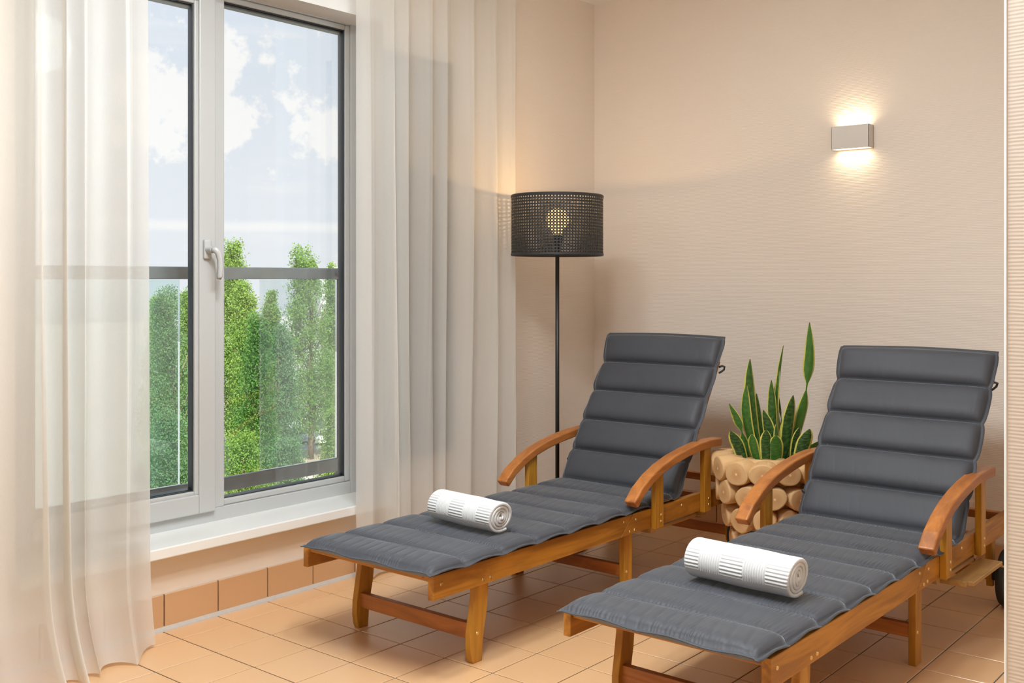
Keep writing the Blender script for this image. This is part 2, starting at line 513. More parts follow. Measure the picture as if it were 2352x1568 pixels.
# rest of the floor behind the camera: still tiled, joined
bm = bmesh.new()
for i in range(0, 31):
    for j in range(-30, 7):
        x0, y0 = TX0 + TP * i, TY0 + TP * j
        if i < 15 and j >= -4 and not (x0 > -0.9 and y0 < 1.0): continue
        if x0 > -0.75 and y0 > 1.65: continue
        vs = [bm.verts.new((x, y, 0.0)) for x, y in ((x0 + TG / 2, y0 + TG / 2), (x0 + TP - TG / 2, y0 + TG / 2), (x0 + TP - TG / 2, y0 + TP - TG / 2), (x0 + TG / 2, y0 + TP - TG / 2))]
        f = bm.faces.new(vs)
r = bmesh.ops.extrude_face_region(bm, geom=bm.faces[:])
for v in r['geom']:
    if isinstance(v, bmesh.types.BMVert): v.co.z = -0.0035
bmesh.ops.recalc_face_normals(bm, faces=bm.faces)
tag(obj('tile_field', bm, 'terracotta', FL), kind='stuff')

struct('ceiling', B(XW - 0.3, 3.2, -4.2, YB + 0.2, ZC, ZC + 0.15), 'ceiling_paint')
struct('wall_back', B(XW - 0.3, -0.53, YB, YB + 0.2, -0.1, ZC + 0.05), 'wallpaper')
struct('wall_rear', B(XW - 0.3, 3.2, -4.2, -4.0, -0.1, ZC + 0.05), 'plaster')
struct('wall_side', B(3.0, 3.2, -4.0, 1.9, -0.1, ZC + 0.05), 'plaster')
# window wall with two openings
WY0, WY1, WZ0, WZ1 = 1.375, 2.786, 0.252, 2.203
bm = bmesh.new()
XO = XW - 0.26
box(bm, XO, XW, WY1, YB + 0.1, -0.1, ZC + 0.05)
box(bm, XO, XW, WY0, WY1, -0.1, WZ0, mi=1)
box(bm, XO, XW, WY0, WY1, WZ1, ZC + 0.05, mi=2)
box(bm, XO, XW, 0.5, WY0, -0.1, ZC + 0.05)
box(bm, XO, XW, -3.7, 0.5, -0.1, WZ0)
box(bm, XO, XW, -3.7, 0.5, WZ1, ZC + 0.05)
box(bm, XO, XW, -4.1, -3.7, -0.1, ZC + 0.05)
struct('wall_left', bm, ['wallpaper', 'plaster_cream', 'plaster'])
# projecting wall on the right, with a white corner bead
struct('wall_right', B(-0.53, 3.2, 1.87, YB + 0.2, -0.1, ZC + 0.05), 'wallpaper')
bm = bmesh.new(); cyl(bm, (-0.5285, 1.8715, 0), (-0.5285, 1.8715, ZC), 0.0035, seg=12)
struct('trim_1', bm, 'bead_white')

# skirting tiles
BL = struct('baseboard_left', B(XW - 0.004, XW + 0.003, 0.4, YB, 0, 0.1175), 'grout')
sk = None
y = 1.837 - 5 * 0.1985
while y < YB - 0.05:
    y1 = min(y + 0.1985, YB - 0.004)
    if y1 - y > 0.19:
        if sk is None:
            sk = obj('skirting_tile', B(0, 0.0085, 0.0022, 0.1985 - 0.0022, 0.012, 0.1185, 0.001, 1), 'terracotta_skirting', BL)
            t = sk
        else:
            t = bpy.data.objects.new('skirting_tile', sk.data); link(t, BL)
        t.location = (XW + 0.003, y, 0)
    else:
        obj('skirting_tile', B(0, 0.0085, 0.0022, y1 - y - 0.002, 0.012, 0.1185, 0.001, 1), 'terracotta_skirting', BL, loc=(XW + 0.003, y, 0))
    y += 0.1985
bm = bmesh.new()
prism = [(XW + 0.0025, 0.0), (XW + 0.024, 0.0), (XW + 0.0225, 0.003), (XW + 0.0118, 0.0128), (XW + 0.0025, 0.0128)]
a = [bm.verts.new((x, 0.4, z)) for x, z in prism]; b = [bm.verts.new((x, YB - 0.001, z)) for x, z in prism]
bm.faces.new(a); bm.faces.new(b[::-1])
for i in range(len(prism)): bm.faces.new((a[i], b[i], b[(i + 1) % 5], a[(i + 1) % 5]))
bmesh.ops.recalc_face_normals(bm, faces=bm.faces)
obj('silicone_joint', bm, 'silicone', BL)
BB = struct('baseboard_back', B(XW, -0.53, YB - 0.003, YB + 0.004, 0, 0.1175), 'grout')
x = -2.492 - 4 * 0.1985
k = None
while x < -0.56:
    x0, x1 = max(x, XW + 0.014), min(x + 0.1985, -0.533)
    t = obj('skirting_tile', B(0.0022, x1 - x0 - 0.0022, -0.0085, 0, 0.012, 0.1185, 0.001, 1), 'terracotta_skirting', BB, loc=(x0, YB - 0.003, 0))
    x += 0.1985
obj('silicone_joint', B(XW + 0.02, -0.533, YB - 0.016, YB - 0.002, 0.0, 0.012, 0.004, 1), 'silicone', BB)

# ------------------------------------------------------------------ window_1
W1 = empty('window_1', (XW, 2.08, 0.288), kind='structure')
def wpart(name, bm, mat, parent=W1, smooth=False):
    o = obj(name, bm, mat, None, smooth)
    o.parent = parent
    # geometry is in world coordinates: undo the parents' offset
    o.matrix_parent_inverse = Matrix.Translation((-W1.location.x, -W1.location.y, -W1.location.z)) if parent is W1 else parent_inv(parent)
    return o
def parent_inv(p):
    return Matrix.Identity(4)
def ring_boxes(bm, xa, xb, yo0, yo1, zo0, zo1, yi0, yi1, zi0, zi1, bev=0.003):
    box(bm, xa, xb, yo0, yi0, zo0, zo1, bev)
    box(bm, xa, xb, yi1, yo1, zo0, zo1, bev)
    box(bm, xa, xb, yi0, yi1, zo0, zi0, bev)
    box(bm, xa, xb, yi0, yi1, zi1, zo1, bev)
bm = bmesh.new()
FX0, FX1 = -3.44, -3.362
ring_boxes(bm, FX0, FX1, WY0 - 0.01, WY1 - 0.018, 0.28, 2.30, 1.42, 2.732, 0.3365, 2.199)
box(bm, FX0, FX1, 2.085, 2.1535, 0.3365, 2.199, 0.003)
wpart('window_frame', bm, 'pvc_white')
bm = bmesh.new()     # glazing bead of the fixed light
ring_boxes(bm, -3.385, -3.3705, 2.1535, 2.733, 0.3365, 2.199, 2.1555, 2.7095, 0.3605, 2.1775, 0.005)
wpart('glazing_bead', bm, 'pvc_white')
bm = bmesh.new()
ring_boxes(bm, -3.386, -3.377, 2.1545, 2.7275, 0.35, 2.19, 2.1555, 2.7065, 0.3635, 2.1735, 0.001)
wpart('gasket', bm, 'gasket')
bm = bmesh.new()
ring_boxes(bm, -3.43, -3.392, 2.14, 2.76, 0.33, 2.21, 2.1545, 2.7185, 0.362, 2.166, 0.002)
wpart('outer_frame', bm, 'anthracite')
wpart('pane', B(-3.391, -3.387, 2.15, 2.73, 0.345, 2.19), 'window_glass')
# opening sash on the left
bm = bmesh.new()
ring_boxes(bm, -3.42, -3.345, 1.40, 2.1095, 0.329, 2.225, 1.475, 2.045, 0.3975, 2.1515, 0.004)
sash = wpart('sash', bm, 'pvc_white')
bm = bmesh.new()
ring_boxes(bm, -3.371, -3.352, 1.473, 2.047, 0.3955, 2.1535, 1.49, 2.030, 0.4105, 2.139, 0.004)
wpart('glazing_bead', bm, 'pvc_white')
bm = bmesh.new()
ring_boxes(bm, -3.370, -3.361, 1.485, 2.034, 0.404, 2.145, 1.493, 2.0265, 0.4135, 2.1355, 0.001)
wpart('gasket', bm, 'gasket')
bm = bmesh.new()
ring_boxes(bm, -3.42, -3.376, 1.42, 2.06, 0.38, 2.17, 1.50, 2.044, 0.414, 2.130, 0.002)
wpart('outer_frame', bm, 'anthracite')
wpart('pane', B(-3.375, -3.371, 1.48, 2.04, 0.40, 2.15), 'window_glass')
wpart('cover_strip', B(-3.40, -3.335, 2.7715, 2.785, 0.30, 2.195, 0.003), 'pvc_white')
# handle: rosette and a curved lever
HY, HZ_ = 2.072, 1.266
bm = bmesh.new()
box(bm, -3.346, -3.332, HY - 0.0145, HY + 0.0145, HZ_ - 0.032, HZ_ + 0.038, 0.006, 3)
cyl(bm, (-3.334, HY, HZ_), (-3.303, HY, HZ_), 0.0125, 0.0115, 20)
hnd = wpart('window_handle', bm, 'pvc_white', smooth=False)
bm = bmesh.new()
tube(bm, [(-3.305, HY - 0.003, HZ_ + 0.002), (-3.296, HY + 0.006, HZ_), (-3.292, HY + 0.014, HZ_ - 0.012), (-3.291, HY + 0.020, HZ_ - 0.036), (-3.291, HY + 0.0215, HZ_ - 0.065), (-3.292, HY + 0.018, HZ_ - 0.095), (-3.293, HY + 0.016, HZ_ - 0.104)],
     [0.0115, 0.0115, 0.0112, 0.0105, 0.0105, 0.0105, 0.008], 14)
wpart('window_lever', bm, 'pvc_white', smooth=True)
# sill
wpart('window_sill', B(-3.375, -3.157, 1.36, 2.795, 0.252, 0.288, 0.004), 'sill_white')
# added_window: unseen opening added to the same wall for more daylight, behind the camera
W2 = empty('added_window', (XW, -1.05, 0.288), kind='structure')
bm = bmesh.new()
ring_boxes(bm, FX0, FX1, -3.71, 0.51, 0.252, 2.30, -3.64, 0.44, 0.35, 2.17)
for y in (-2.62, -1.6, -0.58): box(bm, FX0, FX1, y - 0.04, y + 0.04, 0.35, 2.17)
for nm, b_, mt in (('window_frame', bm, 'pvc_white'), ('pane', B(-3.402, -3.398, -3.66, 0.46, 0.33, 2.19), 'window_glass'), ('window_sill', B(-3.375, -3.157, -3.7, 0.5, 0.252, 0.288, 0.004), 'sill_white')):
    o_ = obj(nm, b_, mt); o_.parent = W2; o_.matrix_parent_inverse = Matrix.Translation((-XW, 1.05, -0.288))

# ------------------------------------------------------------------ curtain rail and curtains
tag(obj('curtain_rail', B(-3.165, -3.045, 0.3, 3.62, 2.548, ZC, 0.003), 'pvc_white'),
    'white curtain track running along the ceiling above the window', 'curtain rail')

def curtain(name, y0, y1, xb, amp, folds, seed, ztop, label, flare=None, ny=420, nz=60, shift=None, base=0.004):
    r = np.random.default_rng(seed)
    yy = np.linspace(0, 1, ny)
    # fold positions at top and bottom
    wid = r.uniform(0.55, 1.55, folds); wid /= wid.sum()
    edge = np.r_[0, np.cumsum(wid)]
    am = r.uniform(0.55, 1.15, folds) * amp
    sk = r.uniform(0.25, 0.75, folds)
    drift = r.uniform(-0.28, 0.28, folds + 1) / folds; drift[0] = drift[-1] = 0
    zz = np.linspace(0, 1, nz)            # 0 bottom .. 1 top
    V = np.zeros((nz, ny, 3))
    for k, t in enumerate(zz):
        e = np.sort(edge + drift * (1 - t) * 1.0); e[0] = 0; e[-1] = 1
        idx = np.clip(np.searchsorted(e, yy, side='right') - 1, 0, folds - 1)
        w = np.maximum(e[idx + 1] - e[idx], 1e-4)
        v = (yy - e[idx]) / w
        s = sk[idx]
        vv = np.where(v < s, v / s * 0.5, 0.5 + (v - s) / (1 - s) * 0.5)
        prof = 0.5 - 0.5 * np.cos(2 * np.pi * vv)
        grow = 0.55 + 0.45 * (1 - t)
        dx = am[idx] * prof * grow * (1 + 0.15 * np.sin(5 * t + idx))
        fine = 0.0008 * np.sin(yy * 210 + 6 * np.sin(3 * t + seed)) * (0.4 + 0.6 * t)
        x = xb + dx + fine * prof
        # fabric leans over itself a little: y moves with the fold
        y = y0 + (y1 - y0) * yy + 0.012 * np.sin(2 * np.pi * vv) * grow * (0.3 + am[idx] / amp)
        if shift is not None: y = y + shift(t, yy)
        if flare is not None: x = x + flare(t, yy)
        V[k, :, 0] = x; V[k, :, 1] = y; V[k, :, 2] = base + (ztop - base) * t
    # hem waviness
    hem = 0.010 * np.abs(np.sin(yy * folds * 2.1 + seed))
    V[:, :, 2] += hem[None, :] * (np.clip(1 - zz / 0.06, 0, 1))[:, None]
    ids = np.arange(nz * ny).reshape(nz, ny)
    q = np.stack([ids[:-1, :-1], ids[:-1, 1:], ids[1:, 1:], ids[1:, :-1]], -1).reshape(-1, 4)
    o = obj_np(name, V.reshape(-1, 3), q, 'sheer')
    return tag(o, label, 'curtain', None)

curtain('curtain', 2.572, 3.495, -3.135, 0.05, 8, 9, 2.548, 'white sheer curtain hanging between the window and the floor lamp', shift=lambda t, y: -0.045 * (1 - t) * y)
curtain('curtain', 1.06, 1.735, -3.135, 0.085, 6, 21, 2.548, 'off-white sheer curtain left of the window, its hem spread on the floor',
        flare=lambda t, y: 0.10 * np.clip(1 - t / 0.12, 0, 1) ** 2 * (0.3 + 0.7 * np.sin(y * np.pi)) + 0.02 * (1 - t), ny=520, nz=90)

# grey panel behind the right-hand curtain
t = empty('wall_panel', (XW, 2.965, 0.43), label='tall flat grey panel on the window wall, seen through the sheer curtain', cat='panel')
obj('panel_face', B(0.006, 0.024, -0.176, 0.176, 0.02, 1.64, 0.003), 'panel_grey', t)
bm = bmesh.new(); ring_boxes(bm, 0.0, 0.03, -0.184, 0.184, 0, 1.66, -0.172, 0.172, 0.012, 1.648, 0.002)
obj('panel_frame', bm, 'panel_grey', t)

# ------------------------------------------------------------------ balcony railing outside
t = empty('balcony_railing', (-3.62, 2.1, 0.30), label='dark grey steel and glass balcony railing outside the window', cat='railing')
def off(bm, t):
    bmesh.ops.translate(bm, verts=bm.verts, vec=-Vector(t.location)); return bm
obj('handrail', off(B(-3.635, -3.605, 1.25, 2.87, 1.162, 1.2095, 0.003), t), 'steel_rail', t)
obj('lower_rail', off(B(-3.63, -3.61, 1.25, 2.87, 0.331, 0.3855, 0.003), t), 'steel_rail', t)
obj('glass_panel', off(B(-3.626, -3.614, 1.30, 2.128, 0.388, 1.16), t), 'rail_glass', t)
obj('glass_panel', off(B(-3.626, -3.614, 2.482, 2.86, 0.388, 1.16), t), 'rail_glass_hazy', t)
bm = bmesh.new(); box(bm, -3.64, -3.60, 2.87, 2.90, 0.25, 1.2, 0.003); obj('post', off(bm, t), 'anthracite', t)
bm = bmesh.new(); box(bm, -3.64, -3.60, 1.22, 1.25, 0.25, 1.2, 0.003); obj('post', off(bm, t), 'anthracite', t)
bm = bmesh.new(); cyl(bm, (-3.606, 2.862, 1.187), (-3.59, 2.862, 1.187), 0.018, 0.014, 18); cyl(bm, (-3.59, 2.862, 1.187), (-3.46, 2.83, 1.187), 0.008, seg=10)
obj('bracket', off(bm, t), 'steel_rail', t)

# ------------------------------------------------------------------ sun loungers
Y0 = 2.055
LW = 0.60
def lounger(loc, label, deg):
    """local frame: y along the lounger from its foot end, x across (0 = centre), z up"""
    t = empty('sun_lounger', loc, 0, label, 'sun lounger', 'acacia sun loungers')
    hw = LW / 2
    rt = 0.024
    zt, zb = 0.312, 0.240
    for s in (-1, 1):
        xo = s * hw; xi = s * (hw - rt)
        xa, xb = min(xo, xi), max(xo, xi)
        bm = bmesh.new()
        seam = [(0.985, zt), (0.972, zt - 0.012), (0.955, zt - 0.028), (0.93, zb + 0.020), (0.905, zb)]
        prism_yz(bm, [(0, zb), (0, zt)] + [(y - 0.0012, z) for y, z in seam], xa, xb, 0.0025)
        fr = obj('side_rail', bm, 'acacia_y', t)
        bm = bmesh.new()
        prism_yz(bm, [(1.86, zb + 0.012), (1.848, zb)] + [(y + 0.0012, z) for y, z in seam[::-1]] + [(1.86, zt)], xa, xb, 0.0025)
        rr = obj('side_rail', bm, 'acacia_y', t)
        # brass screws in the rail faces
        for (y, z, par) in ((0.032, 0.283, fr), (0.205, 0.255, fr), (0.238, 0.256, fr), (0.93, 0.294, fr), (1.005, 0.290, rr), (0.965, 0.252, rr), (0.995, 0.254, rr), (1.31, 0.288, rr)):
            bm = bmesh.new()
            cyl(bm, (xo - s * 0.001, y, z), (xo + s * 0.0016, y, z), 0.0062, 0.0048, 14)
            cyl(bm, (xo + s * 0.0012, y, z), (xo + s * 0.0022, y, z), 0.0022, seg=6)
            obj('screw', bm, 'brass', par)
        # hinge
        bm = bmesh.new(); box(bm, min(xo, xi) + 0.003, max(xo, xi) - 0.003, 0.945, 1.03, zt, zt + 0.003, 0.001, 1)
        cyl(bm, (min(xo, xi) + 0.003, 0.987, zt + 0.004), (max(xo, xi) - 0.003, 0.987, zt + 0.004), 0.004, seg=10)
        obj('hinge', bm, 'black_metal', t)
        # front leg: sabre shaped
        xa, xb = sorted((s * (hw - rt - 0.0005), s * (hw - rt - 0.0245)))
        prf = [(0.200, zt - 0.012), (0.196, 0.20), (0.186, 0.14), (0.177, 0.09), (0.176, 0.045), (0.181, 0.012), (0.187, 0.0),
               (0.226, 0.0), (0.229, 0.05), (0.236, 0.10), (0.247, 0.15), (0.253, 0.21), (0.256, zt - 0.012)]
        bm = bmesh.new(); prism_yz(bm, prf, xa, xb, 0.002)
        lg = obj('leg', bm, 'acacia_z', t)
        bm = bmesh.new(); cyl(bm, (s * (hw - rt - 0.001), 0.205, 0.088), (s * (hw - rt + 0.001), 0.205, 0.088), 0.006, 0.005, 14)
        obj('screw', bm, 'brass', lg)
        # middle leg: straight
        bm = bmesh.new(); box(bm, xa, xb, 0.965, 1.013, 0.0, zt - 0.012, 0.002)
        lg = obj('leg', bm, 'acacia_z', t)
        bm = bmesh.new(); cyl(bm, (s * (hw - rt - 0.001), 0.978, 0.10), (s * (hw - rt + 0.001), 0.978, 0.10), 0.006, 0.005, 14)
        obj('screw', bm, 'brass', lg)
        # tail leg that carries the wheel
        bm = bmesh.new()
        prism_yz(bm, [(1.71, zt - 0.02), (1.765, zt - 0.02), (1.752, 0.11), (1.745, 0.06), (1.728, 0.06), (1.72, 0.11)], xa, xb, 0.002)
        obj('leg', bm, 'acacia_z', t)
        wx = s * (hw + 0.004)
        bm = bmesh.new()
        prof = [(0.02, -0.011), (0.078, -0.010), (0.096, -0.012), (0.1, -0.007), (0.1, 0.007), (0.096, 0.012), (0.078, 0.010), (0.02, 0.011)]
        lathe(bm, prof, 40, True)
        bmesh.ops.rotate(bm, verts=bm.verts, cent=(0, 0, 0), matrix=Matrix.Rotation(math.pi / 2, 3, 'Y'))
        bmesh.ops.translate(bm, verts=bm.verts, vec=(wx + s * 0.016, 1.735, 0.1))
        bmesh.ops.recalc_face_normals(bm, faces=bm.faces)
        wh = obj('wheel', bm, 'rubber', t, True)
        bm = bmesh.new(); cyl(bm, (wx - s * 0.03, 1.735, 0.1), (wx + s * 0.032, 1.735, 0.1), 0.019, seg=18)
        obj('hub', bm, 'black_metal', wh)
        # arm posts, outside the rail
        xa, xb = sorted((s * (hw + 0.0005), s * (hw + 0.0225)))
        for (ya, yb, zt2, sc) in ((1.098, 1.150, 0.432, ((1.134, 0.262), (1.134, 0.286))), (1.442, 1.490, 0.490, ((1.474, 0.266), (1.474, 0.290)))):
            bm = bmesh.new()
            sl = 0.022 if ya < 1.3 else 0.006
            prism_yz(bm, [(ya, 0.238), (yb, 0.238), (yb, zt2 + sl), (ya, zt2 - sl * 0.6)], xa, xb, 0.0015)
            ps = obj('arm_post', bm, 'acacia_z', t)
            for y, z in sc:
                bm = bmesh.new()
                cyl(bm, (s * (hw + 0.0215), y, z), (s * (hw + 0.0245), y, z), 0.0056, 0.0044, 14)
                obj('screw', bm, 'brass', ps)
        # curved arm rest
        cl = [(0.955, 0.352), (1.0, 0.3935), (1.06, 0.428), (1.13, 0.4565), (1.21, 0.4775), (1.30, 0.4935), (1.39, 0.5045), (1.47, 0.5085), (1.555, 0.5055)]
        th = 0.0165
        up_, dn_ = [], []
        for i, (y, z) in enumerate(cl):
            a_ = cl[max(i - 1, 0)]; b_ = cl[min(i + 1, len(cl) - 1)]
            ty, tz = b_[0] - a_[0], b_[1] - a_[1]; L = math.hypot(ty, tz); ny_, nz_ = -tz / L, ty / L
            up_.append((y + ny_ * th, z + nz_ * th)); dn_.append((y - ny_ * th, z - nz_ * th))
        xa, xb = sorted((s * (hw - 0.013), s * (hw + 0.037)))
        bm = bmesh.new()
        prism_yz(bm, dn_ + up_[::-1], xa, xb)
        es = [e for e in bm.edges]
        bmesh.ops.bevel(bm, geom=[e for e in es if e.calc_face_angle(0) > 0.6], offset=0.006, segments=3, profile=0.5, affect='EDGES')
        obj('armrest', bm, 'acacia_red_y', t)
    # cross members
    iw = hw - rt
    fx = obj('front_crossbar', B(-iw, iw, 0.010, 0.060, zt - 0.025, zt - 0.003, 0.003), 'acacia_x', t)
    bm = bmesh.new(); cyl(bm, (iw - 0.03, 0.0095, zt - 0.012), (iw - 0.03, 0.0112, zt - 0.012), 0.0055, seg=14); obj('plug', bm, 'acacia_red_x', fx)
    for k in range(11):
        y = 0.082 + k * 0.081
        obj('seat_slat', B(-iw, iw, y, y + 0.05, zt - 0.02, zt - 0.003, 0.002, 1), 'acacia_x', t)
    for k in range(3):
        y = 1.0 + k * 0.081
        obj('seat_slat', B(-iw, iw, y, y + 0.05, zt - 0.02, zt - 0.003, 0.002, 1), 'acacia_x', t)
    obj('leg_stretcher', B(-iw + 0.02, iw - 0.02, 0.192, 0.213, 0.068, 0.116, 0.002), 'acacia_red_x', t)
    obj('leg_stretcher', B(-iw + 0.02, iw - 0.02, 0.968, 0.989, 0.082, 0.124, 0.002), 'acacia_red_x', t)
    obj('leg_stretcher', B(-iw + 0.02, iw - 0.02, 1.728, 1.749, 0.082, 0.124, 0.002), 'acacia_red_x', t)
    obj('rear_crossbar', B(-iw, iw, 1.795, 1.825, 0.283, 0.313, 0.002), 'acacia_red_x', t)
    obj('prop_rail', B(-iw, iw, 1.535, 1.565, 0.262, 0.288, 0.002), 'acacia_red_x', t)
    # backrest frame, tilted
    ang = math.radians(deg)
    cy, sy = math.cos(ang), math.sin(ang)
    by, bz = 1.300, 0.318
    Rm = Matrix.Rotation(ang, 4, 'X')
    def back(bm):
        bmesh.ops.transform(bm, matrix=Matrix.Translation((0, by, bz)) @ Rm, verts=bm.verts); return bm
    bf = empty_part('backrest', t)
    for s in (-1, 1):
        xa, xb = sorted((s * (iw - 0.004), s * (iw - 0.026)))
        obj('back_stile', back(B(xa, xb, 0.0, 0.61, -0.036, 0.0, 0.003)), 'acacia_y', bf)
    for k in range(8):
        y = 0.02 + k * 0.072
        obj('back_slat', back(B(-iw + 0.028, iw - 0.028, y, y + 0.045, -0.018, -0.002, 0.002, 1)), 'acacia_x', bf)
    # prop
    for s in (-1, 1):
        p0 = Vector((s * 0.215, by + 0.24 * cy + 0.034 * sy, bz + 0.24 * sy - 0.034 * cy)); p1 = Vector((s * 0.215, 1.552, 0.292))
        dv = p1 - p0
        bm = B(-0.011, 0.011, -0.017, 0.017, 0, dv.length, 0.002)
        bmesh.ops.transform(bm, matrix=Matrix.Translation(p0) @ Matrix.Rotation(-math.atan2(dv.y, -dv.z) + math.pi, 4, 'X'), verts=bm.verts)
        obj('prop_bar', bm, 'acacia_z', t)
    return t
def empty_part(name, parent):
    o = bpy.data.objects.new(name, None); o.empty_display_size = 0.05
    return link(o, parent)

L1X, L2X, L2Y = -2.465, -1.393, 2.065
L1 = lounger((L1X, Y0, 0), 'honey-coloured wooden sun lounger standing beside the curtain and floor lamp', 58.3)
L2 = lounger((L2X, L2Y, 0), 'honey-coloured wooden sun lounger nearest the right-hand wall, its tray pulled out', 56.0)
# side trays on runners under the rails
def tray(t, xoff):
    for y in (1.12, 1.485):
        obj('tray_runner', B(-0.285, 0.285, y, y + 0.030, 0.212, 0.238, 0.002), 'acacia_pale', t)
    tr = obj('tray', B(-0.25 + xoff, -0.205 + xoff + 0.5, 1.165, 1.178, 0.205, 0.222, 0.002, 1), 'acacia_pale', t)
    for k in range(6):
        x = -0.235 + xoff + k * 0.095
        obj('slat', B(x, x + 0.075, 1.179, 1.480, 0.208, 0.222, 0.002, 1), 'acacia_pale', tr)
    obj('slat', B(-0.25 + xoff, 0.33 + xoff, 1.472, 1.484, 0.203, 0.2075, 0.001, 1), 'acacia_pale', tr)
tray(L1, -0.05); tray(L2, 0.065)

# ------------------------------------------------------------------ cushions
def make_cushion(deg):
    hw, fl = 0.277, 0.013
    ang = math.radians(deg)
    seams = [-0.032, 0.108] + [0.108 + 0.1635 * k for k in range(1, 8)]     # last one is the crease
    sb = [0.139 * k for k in range(1, 6)]
    L0 = seams[-1]
    allseam = np.array(seams + [L0 + v for v in sb])
    NP = len(allseam) - 1
    npan = 15
    v = (1 - np.cos(np.linspace(0, np.pi, npan))) / 2 * 0.55 + np.linspace(0, 1, npan) * 0.45
    ss, vv, pi_ = [], [], []
    for k in range(NP):
        for q in range(npan - (0 if k == NP - 1 else 1)):
            ss.append(allseam[k] + (allseam[k + 1] - allseam[k]) * v[q]); vv.append(v[q]); pi_.append(k)
    ss = np.r_[ss[0] - fl, ss[0] - fl * 0.4, ss, ss[-1] + fl * 0.4, ss[-1] + fl]
    vv = np.r_[-1, -1, vv, -1, -1]; pi_ = np.r_[0, 0, pi_, NP - 1, NP - 1]
    nu = 330
    u = np.linspace(-1, 1, nu)
    u = np.sign(u) * (0.82 * np.abs(u) + 0.18 * (1 - (1 - np.abs(u)) ** 3))
    u = u * hw
    u = np.r_[-hw - fl, -hw - fl * 0.4, u, hw + fl * 0.4, hw + fl]
    SS, U = np.meshgrid(ss, u, indexing='ij')
    VV = np.repeat(vv[:, None], len(u), 1); PI = np.repeat(pi_[:, None], len(u), 1)
    rgs = np.random.default_rng(3)
    T = np.where(np.arange(NP) < 8, 0.032, 0.046)
    T[0] = 0.035
    amp = rgs.uniform(0.7, 1.25, NP)
    TT = T[PI]
    mid = 0.012
    sp = np.clip(1 - np.abs(2 * VV - 1) ** 4.4, 0, 1) ** 0.62
    endp = ((PI == 0) & (VV < 0.5)) | ((PI == NP - 1) & (VV > 0.5))
    sp = np.where((PI < 8) & ~endp, 0.42 + 0.58 * sp, sp)
    ue = np.clip(1 - (np.abs(U) / hw) ** 18, 0, 1) ** 0.5
    flange = (np.abs(U) > hw + 1e-6) | (VV < -0.5)
    htop = mid + (TT - mid) * np.where(flange, 0, sp * ue) - np.where(flange, 0, np.where(PI < 8, 0.004, 0.007) * np.exp(-((np.minimum(np.clip(VV, 0, 1), 1 - np.clip(VV, 0, 1)) * 0.15) / 0.004) ** 2) * ue * (VV > -0.5) * ~(((PI == 0) & (VV < 0.3)) | ((PI == NP - 1) & (VV > 0.7))))
    # gathers along the seams
    dist = np.minimum(np.clip(VV, 0, 1), 1 - np.clip(VV, 0, 1)) * 0.15
    seat = (PI < 8)
    nx = U * 1000
    ph = 2 * np.pi * U / 0.0115 + 1.7 * np.sin(U * 61 + PI * 2.1) + 0.9 * np.sin(U * 143 + PI)
    loc_amp = 0.55 + 0.45 * np.sin(U * 23 + PI * 1.9)
    g = 0.0019 * np.exp(-(dist / 0.025) ** 1.4) * np.sin(ph) * loc_amp * np.where(seat, 1.0, 0.30)
    # longer soft pulls, stronger in the foot panel
    ph2 = 2 * np.pi * (U + 0.25 * (np.clip(VV, 0, 1) - 0.5) * 0.15) / 0.042 + PI * 1.3 + 1.4 * np.sin(U * 17 + PI)
    g2 = 0.0016 * np.maximum(np.sin(ph2), 0) ** 3 * np.where(PI == 0, 1.5, np.where(seat, 0.6, 0.25)) * np.exp(-((np.clip(VV, 0, 1) - 0.3) / 0.45) ** 2)
    htop = htop + np.where(flange, 0, (g - g2) * ue)
    # sag of the whole pad across and random lumps
    htop += np.where(flange, 0, 0.002 * np.sin(U * 9 + PI * 2.3) * ue * sp)
    wav = 0.004 * np.sin(SS * 38 + np.sign(U) * 0.7) * (np.abs(U) > hw) + 0.003 * np.sin(U * 31) * ((VV < -0.5) & (SS < 0))
    near = np.min(np.abs(SS[..., None] - allseam[None, None, 1:-1]), -1)
    pinch = np.exp(-(near / 0.016) ** 2)
    htop = np.where(flange, mid + 0.0012 + wav - 0.004 * pinch, htop)
    hbot = np.where(flange, mid - 0.0012 + wav - 0.004 * pinch, np.minimum(0.0, 0) + 0.001 + (mid - 0.001) * (1 - np.clip(ue * 1.0, 0, 1)) )
    hbot = np.where(~flange & (VV > -0.5), np.minimum(hbot, htop - 0.002), hbot)
    # width breathing: panels bulge out sideways between seams
    UU = U + np.sign(U) * (np.abs(U) > hw * 0.9) * (0.004 * np.where(VV < -0.5, 0, sp) - 0.004 * pinch)
    # path
    r = 0.035
    def place(S_, H):
        Y = np.where(S_ <= L0, S_, L0 + (S_ - L0) * np.cos(ang) - H * np.sin(ang))
        Z = np.where(S_ <= L0, H, (S_ - L0) * np.sin(ang) + H * np.cos(ang))
        return Y, Z
    # blend the crease so that top sheets do not cross: seat side heights lean back
    Yt, Zt = place(SS, htop); Yb, Zb = place(SS, hbot)
    cre = 1.03
    # the crease: keep back's base at (1.262+..)
    sh = np.where(SS > L0, 0.036, 0.0)
    Yt = Yt + sh; Yb = Yb + sh
    Zt = Zt + np.where(SS > L0, 0.006, 0); Zb = Zb + np.where(SS > L0, 0.006, 0)
    # top corner droops on one side, pad head leans a little
    top = np.clip((SS - (L0 + 0.556)) / 0.139, 0, 1)
    for YY in (Yt, Yb): YY -= top ** 1.5 * (0.012 + 0.030 * np.clip(-U / hw, 0, 1))
    for ZZ in (Zt, Zb): ZZ += top * (0.006 * np.cos(U / hw * 1.4) - 0.004)
    base = 0.3125
    nS, nU = SS.shape
    Vt = np.stack([UU, Yt, Zt + base], -1).reshape(-1, 3); Vb = np.stack([UU, Yb, Zb + base], -1).reshape(-1, 3)
